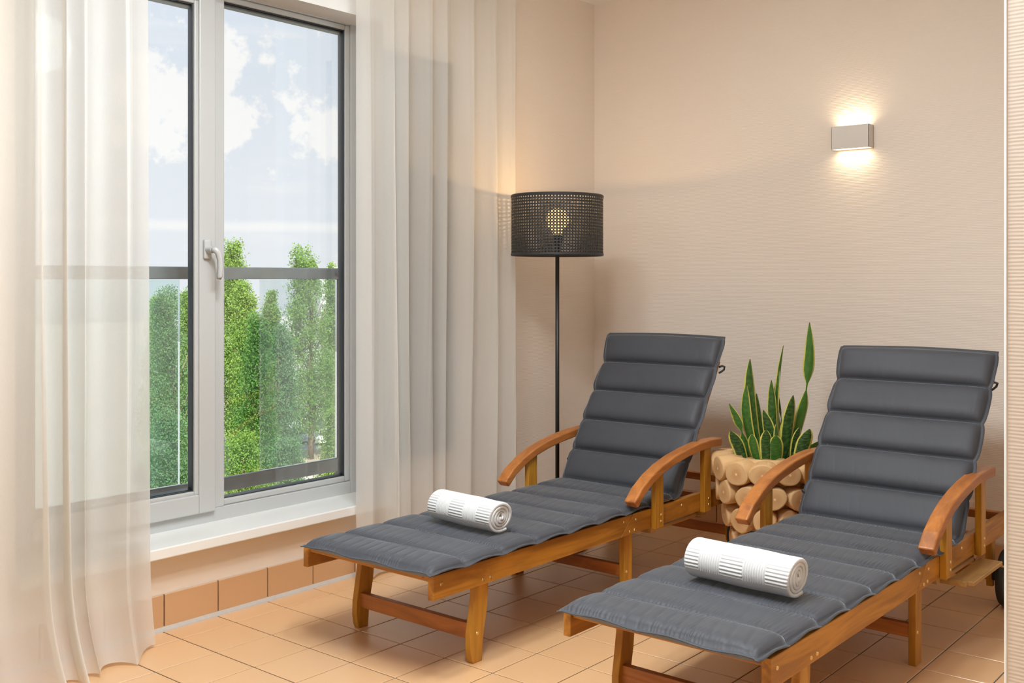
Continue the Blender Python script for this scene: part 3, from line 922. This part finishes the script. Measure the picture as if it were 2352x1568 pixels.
    ids = np.arange(nS * nU).reshape(nS, nU); n = nS * nU
    qt = np.stack([ids[:-1, :-1], ids[:-1, 1:], ids[1:, 1:], ids[1:, :-1]], -1).reshape(-1, 4)
    qb = qt[:, ::-1] + n
    def side(a): return np.stack([a[:-1], a[:-1] + n, a[1:] + n, a[1:]], -1)
    sides = np.vstack([side(ids[0, ::1])[:, ::1], side(ids[-1, ::-1]), side(ids[::-1, 0]), side(ids[:, -1])])
    return np.vstack([Vt, Vb]), np.vstack([qt, qb, sides])
cv, cq = make_cushion(58.3)
c1 = obj_np('lounger_cushion', cv, cq, 'fabric_grey')
c1.location = (L1X + 0.033, Y0 + 0.004, 0); c1.rotation_euler = (0, 0, 0.016)
tag(c1, 'dark grey quilted pad on the lounger beside the curtain', 'cushion', 'grey quilted lounger pads')
cv, cq = make_cushion(56.0)
c2 = obj_np('lounger_cushion', cv, cq, 'fabric_grey')
c2.location = (L2X + 0.012, L2Y - 0.010, 0); c2.rotation_euler = (0, 0, -0.010)
tag(c2, 'dark grey quilted pad on the foreground lounger nearest the right-hand wall', 'cushion', 'grey quilted lounger pads')
for c_ in (c1, c2):
    for (x, y, z) in ((0.297, 1.60, 0.80), (-0.297, 1.32, 0.40)):
        s = 1 if x > 0 else -1
        bm = bmesh.new()
        tube(bm, [(x - s * 0.016, y, z), (x - s * 0.004, y + 0.006, z + 0.006), (x + s * 0.003, y + 0.014, z + 0.002), (x - s * 0.002, y + 0.018, z - 0.010), (x - s * 0.010, y + 0.012, z - 0.018), (x - s * 0.018, y + 0.004, z - 0.024)], 0.0042, 8)
        obj('tie_strap', bm, 'strap', c_, True)

# ------------------------------------------------------------------ rolled towels
def make_towel():
    L = 0.335; R = 0.0535; th = 0.0121; turns = 4.35
    nl = 260
    n_in, n_out = 170, 330
    t0 = np.linspace(0, turns - 1.15, n_in, endpoint=False); t1 = np.linspace(turns - 1.15, turns, n_out)
    tt = np.r_[t0, t1]
    pitch = (R - 0.0055) / turns
    rc = 0.0055 + pitch * tt
    a0 = -math.pi / 2 + 0.35 - 2 * math.pi * turns      # the outer end lies at the bottom front
    ang = a0 + 2 * math.pi * tt
    # the tail: last part unrolls tangentially on to the pad
    rg = np.random.default_rng(2)
    x = np.linspace(-L / 2, L / 2, nl)
    X, TT = np.meshgrid(x, tt, indexing='xy')
    RC = 0.0055 + pitch * TT; AN = a0 + 2 * math.pi * TT
    lastturn = np.clip((TT - (turns - 1.05)) / 0.04, 0, 1) * np.clip((turns - 0.10 - TT) / 0.04, 0, 1)
    # basket weave relief on the upper half of the outer turn
    seg = (X + L / 2) / L * 4.6 + 0.35
    cell = np.floor(seg).astype(int) % 2
    around = AN * R
    ridge_a = np.cos(2 * np.pi * around / 0.0098)         # ribs running along the roll
    ridge_l = np.cos(2 * np.pi * X / 0.0078)              # ribs running around
    low = np.sin(AN)                                       # vertical position on the roll
    region = np.clip((low + 0.42) / 0.12, 0, 1) * lastturn
    relief = np.where(cell == 0, ridge_a * 0.0011, ridge_l * 0.0017) * region
    relief += 0.0006 * lastturn
    edge = np.clip((L / 2 - np.abs(X)) / 0.012, 0, 1)
    rnd = np.sqrt(np.clip(1 - (1 - edge) ** 2, 0, 1))
    thk = th * (0.80 + 0.20 * rnd)
    spin = 0.004 * np.sin(TT * 7.0) * (X > 0)              # turns sit a little in and out at the end
    Ro = RC + thk / 2 + relief * rnd; Ri = RC - thk / 2
    sq = 1.0
    lump = 1 + 0.012 * np.sin(X * 31 + 1) + 0.01 * np.sin(AN * 2 + X * 9)
    def pt(R_):
        Y = R_ * np.cos(AN) * lump * 1.05; Z = R_ * np.sin(AN) * lump * 0.955
        return np.stack([X * (1 + 0.0) + np.sign(X) * spin * (np.abs(X) > L / 2 - 0.02), Y, Z], -1)
    Po, Pi = pt(Ro), pt(Ri)
    # tail lip
    tail = np.clip((TT - (turns - 0.075)) / 0.075, 0, 1)
    for P in (Po, Pi):
        P[..., 2] -= tail ** 2 * 0.004 * 0
        P[..., 1] += tail ** 2 * 0.010
    n = X.size; ids = np.arange(n).reshape(X.shape)
    q1 = np.stack([ids[:-1, :-1], ids[1:, :-1], ids[1:, 1:], ids[:-1, 1:]], -1).reshape(-1, 4)
    q2 = q1[:, ::-1] + n
    def side(a): return np.stack([a[:-1], a[1:], a[1:] + n, a[:-1] + n], -1)
    s = np.vstack([side(ids[:, 0][::-1]), side(ids[:, -1]), side(ids[0]), side(ids[-1][::-1])])
    V = np.vstack([Po.reshape(-1, 3), Pi.reshape(-1, 3)])
    Q = np.vstack([q1, q2, s])
    return V, Q, -V[:, 2].min()
tv, tq, trest = make_towel()
tw = obj_np('rolled_towel', tv, tq, 'terry')
tw.location = (-2.400, 2.44, 0.3495 + trest * 0.91); tw.rotation_euler = (0, 0, math.radians(-4)); tw.scale = (0.91,) * 3
tag(tw, 'rolled white ribbed towel lying on the pad nearer the window', 'towel', 'rolled white towels')
tw2 = bpy.data.objects.new('rolled_towel', tw.data); link(tw2)
tw2.location = (-1.345, 2.40, 0.3495 + trest * 0.95); tw2.rotation_euler = (0, 0, math.radians(-3)); tw2.scale = (0.95,) * 3
tag(tw2, 'rolled white ribbed towel lying on the foreground pad', 'towel', 'rolled white towels')

# ------------------------------------------------------------------ floor lamp
LX, LY = -2.855, 3.442
lamp = empty('floor_lamp', (LX, LY, 0), label='black floor lamp with a perforated cane drum shade in the corner by the curtain', cat='lamp')
bm = bmesh.new()
lathe(bm, [(0.0005, 0.0), (0.128, 0.0), (0.132, 0.004), (0.130, 0.014), (0.12, 0.018), (0.014, 0.022), (0.0005, 0.022)], 48)
bmesh.ops.recalc_face_normals(bm, faces=bm.faces)
obj('base', bm, 'black_metal', lamp, False)
SZ0, SZ1, SR = 1.262, 1.5255, 0.1985
bm = bmesh.new(); cyl(bm, (0, 0, 0.02), (0, 0, 1.318), 0.0088, seg=20); obj('pole', bm, 'black_metal', lamp, True)
bm = bmesh.new(); cyl(bm, (0, 0, 1.308), (0, 0, 1.352), 0.020, 0.022, 24); obj('socket', bm, 'black_metal', lamp)
bm = bmesh.new()
lathe(bm, [(0.0005, 1.352), (0.021, 1.352), (0.0215, 1.368), (0.027, 1.377), (0.039, 1.388), (0.0475, 1.404), (0.050, 1.420), (0.0475, 1.437), (0.039, 1.453), (0.026, 1.464), (0.010, 1.4695), (0.0005, 1.470)], 32)
bmesh.ops.recalc_face_normals(bm, faces=bm.faces)
obj('bulb', bm, 'bulb_glow', lamp, True)
lt = light('bulb_light', 'POINT', (0, 0, 1.488), (0, 0, 0), 4.5, (1.0, 0.62, 0.28), shadow_soft_size=0.012)
lt.parent = lamp
# shade: cane webbing, every opening is a real hole
NC, NR = 92, 19
verts, quads = [], []
zc0, zc1 = SZ0 + 0.010, SZ1 - 0.010
ch = (zc1 - zc0) / NR; ca = 2 * math.pi / NC
oct_ = [(math.cos(math.pi / 8 + k * math.pi / 4), math.sin(math.pi / 8 + k * math.pi / 4)) for k in range(8)]
ck = 0.80
sqr = [(1, ck), (ck, 1), (-ck, 1), (-1, ck), (-1, -ck), (-ck, -1), (ck, -1), (1, -ck)]
hole = 0.56
for rr_ in range(NR):
    for cc in range(NC):
        for (R_, flip) in ((SR, 0), (SR - 0.0022, 1)):
            b0 = len(verts)
            for (du, dv) in sqr:
                a_ = (cc + 0.5 + du * 0.5) * ca; z_ = zc0 + (rr_ + 0.5 + dv * 0.5) * ch
                verts.append((R_ * math.cos(a_), R_ * math.sin(a_), z_))
            for (du, dv) in oct_:
                a_ = (cc + 0.5 + du * 0.5 * hole) * ca; z_ = zc0 + (rr_ + 0.5 + dv * 0.5 * hole) * ch
                rb = R_ + (0.0006 if flip == 0 else 0)
                verts.append((rb * math.cos(a_), rb * math.sin(a_), z_))
            for k in range(8):
                j = (k + 1) % 8
                q = (b0 + k, b0 + j, b0 + 8 + j, b0 + 8 + k)
                quads.append(q[::-1] if flip == 0 else q)
        # hole walls
        for k in range(8):
            j = (k + 1) % 8
            o0 = b0 - 16 + 8; i0 = b0 + 8
            quads.append((o0 + k, o0 + j, i0 + j, i0 + k))
shade = obj_np('lamp_shade', verts, quads, 'cane_black', lamp, smooth=False)
bm = bmesh.new()
lathe(bm, [(SR - 0.0035, SZ1 - 0.012), (SR + 0.0022, SZ1 - 0.012), (SR + 0.0028, SZ1 - 0.004), (SR, SZ1), (SR - 0.0035, SZ1)], 96, True)
bmesh.ops.recalc_face_normals(bm, faces=bm.faces); obj('shade_rim', bm, 'cane_black', shade)
bm = bmesh.new()
lathe(bm, [(SR - 0.0035, SZ0), (SR, SZ0), (SR + 0.0028, SZ0 + 0.004), (SR + 0.0022, SZ0 + 0.012), (SR - 0.0035, SZ0 + 0.012)], 96, True)
bmesh.ops.recalc_face_normals(bm, faces=bm.faces); obj('shade_rim', bm, 'cane_black', shade)
bm = bmesh.new()
for k in range(3):
    a_ = k * 2 * math.pi / 3 + 0.5
    cyl(bm, (0.018 * math.cos(a_), 0.018 * math.sin(a_), 1.318), (SR * 0.985 * math.cos(a_), SR * 0.985 * math.sin(a_), SZ0 + 0.012), 0.0022, seg=8)
obj('shade_spider', bm, 'black_metal', shade)

# ------------------------------------------------------------------ wall sconce
SX, SZ = -1.811, 1.768
sc = empty('wall_sconce', (SX, YB, SZ), label='small white box wall light on the back wall shining up and down', cat='lamp')
bm = bmesh.new()
w_, dth, hh = 0.0845, 0.052, 0.049
box(bm, -w_, w_, -dth, -dth + 0.003, -hh, hh, 0.0008, 1)
box(bm, -w_, -w_ + 0.003, -dth, -0.0, -hh, hh, 0.0008, 1)
box(bm, w_ - 0.003, w_, -dth, -0.0, -hh, hh, 0.0008, 1)
box(bm, -w_, w_, -0.004, 0.0, -hh, hh)
obj('housing', bm, 'sconce_paint', sc)
for s in (1, -1):
    obj('diffuser', B(-w_ + 0.004, w_ - 0.004, -dth + 0.0035, -0.006, s * (hh - 0.004) - 0.0025, s * (hh - 0.004) + 0.0025), 'led_glow', sc)
    for kx in (-0.045, 0.0, 0.045):
        lt = light('sconce_light', 'AREA', (kx, -0.026, s * (hh + 0.001)), (0 if s < 0 else math.pi, 0, 0), 0.11, (1.0, 0.78, 0.48), shape='RECTANGLE', size=0.042, size_y=0.034)
        lt.data.spread = math.radians(150)
        lt.parent = sc

# ------------------------------------------------------------------ log planter
PX, PY = -1.950, 3.672
pl = empty('log_planter', (PX, PY, 0), label='round planter clad in pale sawn log ends between the two loungers', cat='planter')
bm = bmesh.new()
prof = [(0.0005, 0.02), (0.085, 0.02), (0.093, 0.03), (0.145, 0.30), (0.165, 0.468), (0.150, 0.468), (0.146, 0.405), (0.0005, 0.405)]
lathe(bm, prof, 40); bmesh.ops.recalc_face_normals(bm, faces=bm.faces)
obj('liner', bm, 'log_wood', pl, True)
bm = bmesh.new(); lathe(bm, [(0.0005, 0.41), (0.08, 0.412), (0.1455, 0.405), (0.1455, 0.398), (0.0005, 0.398)], 32); bmesh.ops.recalc_face_normals(bm, faces=bm.faces)
obj('soil', bm, 'soil', pl, True)
bm = bmesh.new(); cyl(bm, (0, 0, 0), (0, 0, 0.022), 0.088, 0.09, 32); obj('foot', bm, 'rubber', pl)
def log_mesh(seed, r, ln, sq):
    g = random.Random(seed)
    bm = bmesh.new()
    n = 22
    rows = [(0.0, 1.0), (ln * 0.55, 1.0), (ln - 0.007, 1.0), (ln - 0.002, 0.96), (ln, 0.88), (ln + 0.0012, 0.45)]
    h = [1 + 0.05 * math.sin(2 * 2 * math.pi * k / n + seed) + 0.035 * math.sin(3 * 2 * math.pi * k / n + seed * 1.7) + g.uniform(-0.012, 0.012) for k in range(n)]
    rings = []
    for x_, f in rows:
        rings.append([bm.verts.new((x_, r * f * h[k] * math.cos(2 * math.pi * k / n), sq * r * f * h[k] * math.sin(2 * math.pi * k / n))) for k in range(n)])
    for a_, b_ in zip(rings, rings[1:]):
        for k in range(n):
            bm.faces.new((a_[k], a_[(k + 1) % n], b_[(k + 1) % n], b_[k]))
    c_ = bm.verts.new((ln + 0.0012, 0, 0))
    for k in range(n): bm.faces.new((rings[-1][k], rings[-1][(k + 1) % n], c_))
    bm.faces.new(rings[0][::-1])
    bmesh.ops.recalc_face_normals(bm, faces=bm.faces)
    return bm
ROWS = [(0.4265, 0.2265, 13, 0.049, 0.0), (0.333, 0.212, 12, 0.047, 0.5), (0.236, 0.185, 11, 0.0475, 0.15), (0.142, 0.155, 9, 0.046, 0.6), (0.055, 0.128, 8, 0.042, 0.1)]
seed = 1
for z, ro, n, r, ph in ROWS:
    for k in range(n):
        seed += 1
        a_ = 2 * math.pi * (k + ph) / n - 0.72 + random.uniform(-0.03, 0.03)
        rr_ = min(r * random.uniform(0.93, 1.05), math.pi * ro / n * 1.04)
        ln = 0.095 + random.uniform(-0.004, 0.004)
        o_ = obj('log', log_mesh(seed, rr_, ln, min(r / rr_, 1.12) * random.uniform(0.94, 1.0)), 'log_wood', pl)
        o_.data.polygons.foreach_set('use_smooth', [len(p_.vertices) == 4 and max(v_ for v_ in p_.vertices) < 22 * 4 for p_ in o_.data.polygons])
        o_.location = ((ro - ln) * math.cos(a_), (ro - ln) * math.sin(a_), z + random.uniform(-0.004, 0.004))
        o_.rotation_euler = (0, math.radians(random.uniform(-3, 3) + 3), a_)

# ------------------------------------------------------------------ snake plant in the planter
sn = empty('snake_plant', (PX, PY, 0.41), label='snake plant with dark green yellow-edged sword leaves growing in the log planter', cat='plant')
RV = (math.cos(HEAD), math.sin(HEAD)); DV = (-math.sin(HEAD), math.cos(HEAD))
def leaf(bx, by, tx, ty, tz, w, twist, bend=0.0, narrow=None, n=22):
    """leaf from (bx,by,0) to (tx,ty,tz), x/y given along the room's diagonal axes"""
    P0 = Vector((bx * RV[0] + by * DV[0], bx * RV[1] + by * DV[1], -0.006))
    P1 = Vector((tx * RV[0] + ty * DV[0], tx * RV[1] + ty * DV[1], tz))
    verts, uv, quads = [], [], []
    side0 = Vector((RV[0], RV[1], 0)); fwd = Vector((DV[0], DV[1], 0))
    m = 7
    for i in range(n + 1):
        t_ = i / n
        p_ = P0.lerp(P1, t_)
        p_ += side0 * bend * math.sin(math.pi * t_) * 0.5
        p_.z += 0.02 * math.sin(math.pi * t_) * (1 if tz > 0.1 else 0)
        wt = w * (0.55 + 0.45 * math.sin(min(1, t_ / 0.6) * math.pi / 2)) * (max(0.0, 1 - max(0, (t_ - 0.55) / 0.45) ** 2.0) ** 0.8)
        if narrow:
            wt *= 1 - narrow[1] * math.exp(-((t_ - narrow[0]) / 0.08) ** 2)
        wt = max(wt, 0.0012)
        ang = twist[0] + (twist[1] - twist[0]) * t_
        sv = side0 * math.cos(ang) + fwd * math.sin(ang)
        nv = fwd * math.cos(ang) - side0 * math.sin(ang)
        for j in range(m):
            u_ = -1 + 2 * j / (m - 1)
            verts.append(p_ + sv * (u_ * wt) + nv * (0.28 * wt * (u_ * u_)))
            uv.append((u_, t_))
    base = len(verts)
    for i in range(n):
        for j in range(m - 1):
            a_ = i * m + j
            quads.append((a_, a_ + 1, a_ + m + 1, a_ + m))
    # thickness: back sheet
    for i in range(n + 1):
        t_ = i / n
        ang = twist[0] + (twist[1] - twist[0]) * t_
        nv = fwd * math.cos(ang) - side0 * math.sin(ang)
        for j in range(m):
            u_ = -1 + 2 * j / (m - 1)
            verts.append(verts[i * m + j] + nv * (0.0008 + 0.0022 * (1 - u_ * u_)))
            uv.append((u_, t_))
    nq = len(quads)
    for k in range(nq): quads.append(tuple(v + base for v in quads[k][::-1]))
    for i in range(n):
        a_ = i * m; b_ = i * m + m - 1
        quads.append((a_ + m, a_, a_ + base, a_ + m + base)[::-1]); quads.append((b_, b_ + m, b_ + m + base, b_ + base)[::-1])
    return obj_np('leaf', [tuple(v) for v in verts], quads, 'snake_leaf', sn, True, uv)
#        base x,y     tip x,y,z          half width  twist            bend   narrow
K = 1 / 575.0   # metres per photo pixel at the planter
def px(x): return (x - 1769) * K
def pz(y): return 0.436 + (1058 - y) * K - 0.41
LEAVES = [
    (px(1815), .03, px(1865), .03, pz(740), 0.026, (0.5, -0.3), 0.06, (0.52, 0.93)),
    (px(1812), .06, px(1808), .06, pz(795), 0.016, (1.1, 0.7), -0.05, (0.45, 0.5)),
    (px(1752), .02, px(1727), .02, pz(824), 0.026, (-0.2, 0.4), -0.035, None),
    (px(1745), .06, px(1724), .05, pz(845), 0.015, (0.6, 1.2), -0.03, None),
    (px(1748), .00, px(1717), .00, pz(882), 0.022, (-0.6, -0.2), -0.05, None),
    (px(1788), .03, px(1777), .03, pz(873), 0.020, (0.2, -0.2), -0.01, None),
    (px(1796), .05, px(1797), .05, pz(852), 0.015, (-0.9, -0.6), -0.035, None),
    (px(1800), .00, px(1822), -.02, pz(905), 0.027, (0.1, 0.2), 0.0, None),
    (px(1803), .07, px(1793), .06, pz(893), 0.010, (0.3, 0.9), 0.02, (0.55, 0.8)),
    (px(1722), -.02, px(1676), -.02, pz(924), 0.020, (0.4, -0.2), 0.02, (0.5, 0.85)),
    (px(1712), -.06, px(1676), -.07, pz(982), 0.028, (0.1, 0.1), 0.0, None),
    (px(1742), -.08, px(1723), -.08, pz(988), 0.021, (-0.5, -0.3), -0.02, None),
    (px(1754), -.10, px(1752), -.11, pz(976), 0.026, (0.0, 0.1), 0.0, None),
    (px(1776), -.10, px(1774), -.11, pz(988), 0.030, (0.1, 0.0), 0.0, None),
    (px(1770), -.03, px(1753), -.03, pz(938), 0.025, (-0.3, -0.3), 0.02, None),
    (px(1766), .03, px(1744), .04, pz(905), 0.024, (0.3, 0.6), -0.02, None),
    (px(1786), -.05, px(1780), -.05, pz(968), 0.018, (0.8, 0.8), 0.0, None),
    (px(1822), -.08, px(1850), -.10, pz(975), 0.030, (-0.1, -0.3), 0.0, None),
    (px(1820), .00, px(1838), -.01, pz(978), 0.020, (0.6, 0.4), 0.0, None),
    (px(1838), -.06, px(1872), -.10, pz(1002), 0.026, (0.2, 0.0), 0.0, None),
    (px(1848), -.04, px(1890), -.06, pz(1010), 0.022, (-0.4, -0.2), 0.0, None),
    (px(1800), .02, px(1814), .02, pz(950), 0.024, (-0.3, -0.1), 0.0, None),
]
for lf in LEAVES: leaf(*lf)

# ------------------------------------------------------------------ fill globes added to light the room, never in view
for i, (x, y, z, st) in enumerate(FILL_GLOBES):
    emit('globe_glow_%d' % i, (0.84, 0.96, 1.0), st)
    cl_ = empty('fill_globe', (x, y, ZC), label=('opal fill-light globe added out of view above the loungers', 'opal fill-light globe added out of view over the middle of the room', 'opal fill-light globe added out of view nearest the unseen window')[i], cat='lamp', group='added fill globes')
    bm = bmesh.new(); lathe(bm, [(0.0005, 0.0), (0.055, 0.0), (0.055, -0.012), (0.02, -0.024), (0.0005, -0.024)], 28); bmesh.ops.recalc_face_normals(bm, faces=bm.faces)
    obj('fill_globe_mount', bm, 'pvc_white', cl_)
    bm = bmesh.new(); cyl(bm, (0, 0, -0.02), (0, 0, z - ZC + 0.13), 0.004, seg=8); cyl(bm, (0, 0, z - ZC + 0.12), (0, 0, z - ZC + 0.155), 0.03, seg=16); obj('cord', bm, 'pvc_white', cl_)
    bm = bmesh.new(); bmesh.ops.create_uvsphere(bm, u_segments=24, v_segments=14, radius=0.13, matrix=Matrix.Translation((0, 0, z - ZC)))
    obj('globe', bm, 'globe_glow_%d' % i, cl_, True)

for i, (x, y) in enumerate(FILL_DISCS):  # bodies for the added fill discs, out of view
    cl_ = empty('fill_disc_fitting', (x, y, ZC), label=('white round fill light added on the unseen ceiling nearest the window', 'white round fill light added on the unseen ceiling between the two loungers', 'white round fill light added on the unseen ceiling nearest the middle of the room')[i], cat='lamp', group='added ceiling fill lights')
    bm = bmesh.new(); lathe(bm, [(0.152, -0.001), (0.175, -0.001), (0.173, -0.008), (0.157, -0.016), (0.152, -0.016)], 36, True); bmesh.ops.recalc_face_normals(bm, faces=bm.faces)
    obj('trim_ring', bm, 'pvc_white', cl_)
    bm = bmesh.new(); cyl(bm, (0, 0, -0.001), (0, 0, -0.009), 0.151, seg=36); obj('diffuser', bm, 'down_glow', cl_)

# ------------------------------------------------------------------ outside: ground, trees, cars, far building
ZG = -16.0
tag(obj('ground', B(-400, -8, -150, 300, ZG - 1, ZG), 'asphalt'), kind='structure')
def outp(x, D):
    k = (x - 1377.3) / 2364.9
    return Vector((D * (DV[0] + k * RV[0]), D * (DV[1] + k * RV[1]), ZG))
def zat(y, D): return 1.163 - (y - 640.4) * D / 2364.9
bed = outp(700, 97)
for (x, D, lx, ly) in ((705, 98, 14, 5.5),):
    c_ = outp(x, D)
    bm = B(-lx, lx, -ly, ly, 0, 0.03)
    o_ = tag(obj('planting_bed', bm, 'bare_earth'), 'strip of bare earth with a kerb %s' % ('in front of the parked cars' if x > 600 else 'under the leftmost trees'), 'bed')
    o_.location = (c_.x, c_.y, ZG); o_.rotation_euler = (0, 0, HEAD + 0.1)

def tree(x, ytop, D, hwpx, mat, label, crown=0.13, nleaf=7000, seed=0, spires=3, lean=0.0):
    g = np.random.default_rng(seed + 100)
    base = outp(x, D)
    H_ = zat(ytop, D) - ZG
    w = 1.3 * hwpx * D / 2364.9
    t = empty('tree', tuple(base), label=label, cat='tree', group='poplars outside the window')
    # trunk
    bm = bmesh.new()
    rt = 0.20 * (H_ / 20) + 0.04
    tube(bm, [(0, 0, -0.05), (0.03, 0.02, H_ * 0.15), (-0.05, 0.05, H_ * 0.4), (0.04, -0.03, H_ * 0.7), (0, 0, H_ * 0.92)], [rt * 1.15, rt, rt * 0.75, rt * 0.4, rt * 0.1], 9)
    obj('trunk', bm, 'bark', t, True)
    bm = bmesh.new()
    nb = 16
    for k in range(nb):
        z0 = H_ * (crown * 0.9 + 0.6 * k / nb); a_ = g.uniform(0, 6.28); ln = H_ * 0.14
        p0 = Vector((0, 0, z0)); p1 = p0 + Vector((math.cos(a_) * w * 0.6, math.sin(a_) * w * 0.6, ln)); 
        tube(bm, [p0, (p0 + p1) / 2 + Vector((0.1, 0, -0.15)), p1], [rt * 0.35, rt * 0.25, rt * 0.08], 5)
    obj('branches', bm, 'bark', t, True)
    # crown: clumps of leaf blades gathered on upright spires
    sp_a = g.uniform(0, 6.28, spires); sp_r = g.uniform(0.15, 0.5, spires) * w; sp_h = g.uniform(0.86, 1.0, spires); sp_h[0] = 1.0
    nleaf = int(nleaf * 3.6); ncl = nleaf // 60
    tcl = crown + (0.985 - crown) * g.beta(1.05, 1.15, ncl)
    si = g.integers(0, spires, ncl)
    tcl = np.minimum(tcl, sp_h[si] - 0.01 * g.random(ncl))
    tn = (tcl - crown) / (1 - crown)
    prof = np.where(tn < 0.22, 0.55 + 0.45 * np.sin(tn / 0.22 * np.pi / 2), np.clip(1 - ((tn - 0.22) / 0.78) ** 1.7, 0, 1) * 0.86 + 0.14)
    rho = np.sqrt(g.random(ncl)) * w * prof * 0.85
    an = g.uniform(0, 6.28, ncl)
    cx = rho * np.cos(an) + sp_r[si] * np.cos(sp_a[si]) * tn; cy = rho * np.sin(an) + sp_r[si] * np.sin(sp_a[si]) * tn
    k_ = np.repeat(np.arange(ncl), 60)
    cs = (0.26 + 0.22 * (1 - tn))[k_] * min(1.0, w / 2.0 + 0.35)
    n = len(k_)
    pos = np.stack([cx[k_], cy[k_], (tcl * H_)[k_]], -1) + g.normal(0, 1, (n, 3)) * np.stack([cs * 0.8, cs * 0.8, cs * 1.15], -1)
    over = pos[:, 2] > H_ - 0.3 * g.random(n); pos[over, 2] = H_ - np.abs(g.normal(0, 0.9, over.sum()))
    sz = g.uniform(0.045, 0.095, n) * (D / 80)
    a = g.normal(0, 1, (n, 3)); a /= np.linalg.norm(a, axis=1, keepdims=True)
    b = g.normal(0, 1, (n, 3)); b -= (b * a).sum(1, keepdims=True) * a; b /= np.linalg.norm(b, axis=1, keepdims=True)
    a *= sz[:, None]; b *= sz[:, None] * 0.8
    V = np.stack([pos - a, pos + b * 0.9, pos + a, pos - b * 0.9], 1).reshape(-1, 3)
    Q = np.arange(n * 4).reshape(-1, 4)
    tag(obj_np('crown', V, Q, mat, t, False), kind='stuff')
    return t
TREES = [
    (538, 545, 97, 30, 'leaves_bright', 'tall pale poplar rising above the handrail at the left edge of the right pane', 3),
    (566, 642, 88, 36, 'leaves_bright', 'yellow-green poplar just below the handrail beside the tall left one', 3),
    (584, 712, 64, 38, 'leaves_dark', 'dark green poplar standing in front at the left of the right pane', 2),
    (612, 664, 104, 27, 'leaves_mid', 'poplar with a rounded dark top left of the gap of open sky', 2),
    (640, 742, 76, 36, 'leaves_blue', 'hazy blue-green poplar in the middle of the right pane', 2),
    (714, 552, 98, 54, 'leaves_mid', 'tallest broad poplar with a bare trunk in front of the parked cars', 4),
    (777, 600, 112, 34, 'leaves_bright', 'poplar cut off by the right edge of the right pane', 3),
    (762, 935, 57, 34, 'leaves_bright', 'low bright green treetop at the lower right corner of the pane', 2),
    (558, 985, 52, 52, 'leaves_mid', 'low bushy treetop at the lower left of the right pane', 3),
    (655, 1000, 48, 44, 'leaves_blue', 'low pale treetop at the bottom centre of the right pane', 3),
    (398, 652, 72, 48, 'leaves_blue', 'dense poplar behind the glass panel in the left pane', 3),
    (432, 655, 90, 22, 'leaves_mid', 'narrow poplar beside the mullion in the left pane', 2),
    (362, 676, 84, 30, 'leaves_bright', 'sparse poplar beside the curtain in the left pane', 3),
    (402, 930, 54, 62, 'leaves_blue', 'low broad treetop at the bottom of the left pane', 3),
]
for i, (x, yt, D, hw_, mt, lb, spi) in enumerate(TREES):
    tree(x, yt, D, hw_, mt, lb, seed=i, spires=spi, nleaf=9000 if D < 70 else 8000)

def car(loc, rz, mat, label):
    t = empty('car', loc, rz, label, 'car', 'parked cars')
    bm = bmesh.new()
    prism_yz(bm, [(-2.1, 0.3), (-2.12, 0.72), (-1.9, 0.86), (-1.1, 0.95), (1.5, 0.95), (2.05, 0.88), (2.12, 0.5), (2.08, 0.3)], -0.88, 0.88, 0.05)
    prism_yz(bm, [(-1.1, 0.94), (-0.45, 1.43), (0.95, 1.45), (1.65, 0.94)], -0.74, 0.74, 0.05)
    obj('body', bm, mat, t)
    bm = bmesh.new(); prism_yz(bm, [(-0.98, 0.98), (-0.42, 1.37), (0.88, 1.39), (1.4, 0.98)], -0.75, 0.75)
    prism_yz(bm, [(-1.13, 0.97), (-0.52, 1.41), (1.02, 1.43), (1.70, 0.97)], -0.66, 0.66)
    obj('glazing', bm, 'car_glass', t)
    for s in (-1, 1):
        for y in (-1.3, 1.3):
            bm = bmesh.new(); cyl(bm, (s * 0.70, y, 0.32), (s * 0.9, y, 0.32), 0.32, seg=18); obj('wheel', bm, 'rubber', t)
CARS = [(662, 108, 'car_black', 'black car parked left of the bare tree trunks', 0.1), (707, 109, 'car_silver', 'silver car parked between the two tree trunks', 0.1), (752, 108, 'car_white', 'white car parked right of the thick trunk', 0.1),
        (800, 109, 'car_white', 'white car at the right edge of the pane', 0.1), (640, 118, 'car_white', 'white car farthest left in the car park', 0.1), (690, 119, 'car_white', 'white car in the second row behind the silver one', 0.1)]
for x, D, mt, lb, a_ in CARS:
    p_ = outp(x, D); car((p_.x, p_.y, ZG), HEAD + a_, mt, lb)
p_ = outp(764, 330)
t = empty('office_block', (p_.x, p_.y, ZG), HEAD, 'pale flat-roofed building far behind the trees at the right of the pane', 'building')
hb = zat(622, 330) - ZG
obj('wall', B(-2.2, 2.2, -6, 6, 0, hb), 'facade', t)
obj('roof_plant', B(-1.2, 1.6, -2, 2, hb, hb + 1.4), 'facade', t)
for k in range(8):
    obj('window_band', B(-2.0, 2.0, -6.06, -5.98, 2.0 + k * 2.1, 3.0 + k * 2.1), 'car_silver', t)
p_ = outp(640, 260)
t = empty('lamp_gantry', (p_.x, p_.y, ZG), HEAD, 'thin grey lighting gantry far off between the poplars', 'gantry')
hg = zat(715, 260) - ZG
bm = bmesh.new(); box(bm, -0.08, 0.08, -0.08, 0.08, 0, hg); obj('mast', bm, 'steel_rail', t)
obj('arm', B(-3.0, 4.0, -0.06, 0.06, hg, hg + 0.12), 'steel_rail', t)
for xx in (0.2, 0.7, 1.4): obj('lamp_head', B(xx, xx + 0.25, -0.1, 0.1, hg + 0.2, hg + 0.6), 'steel_rail', t)
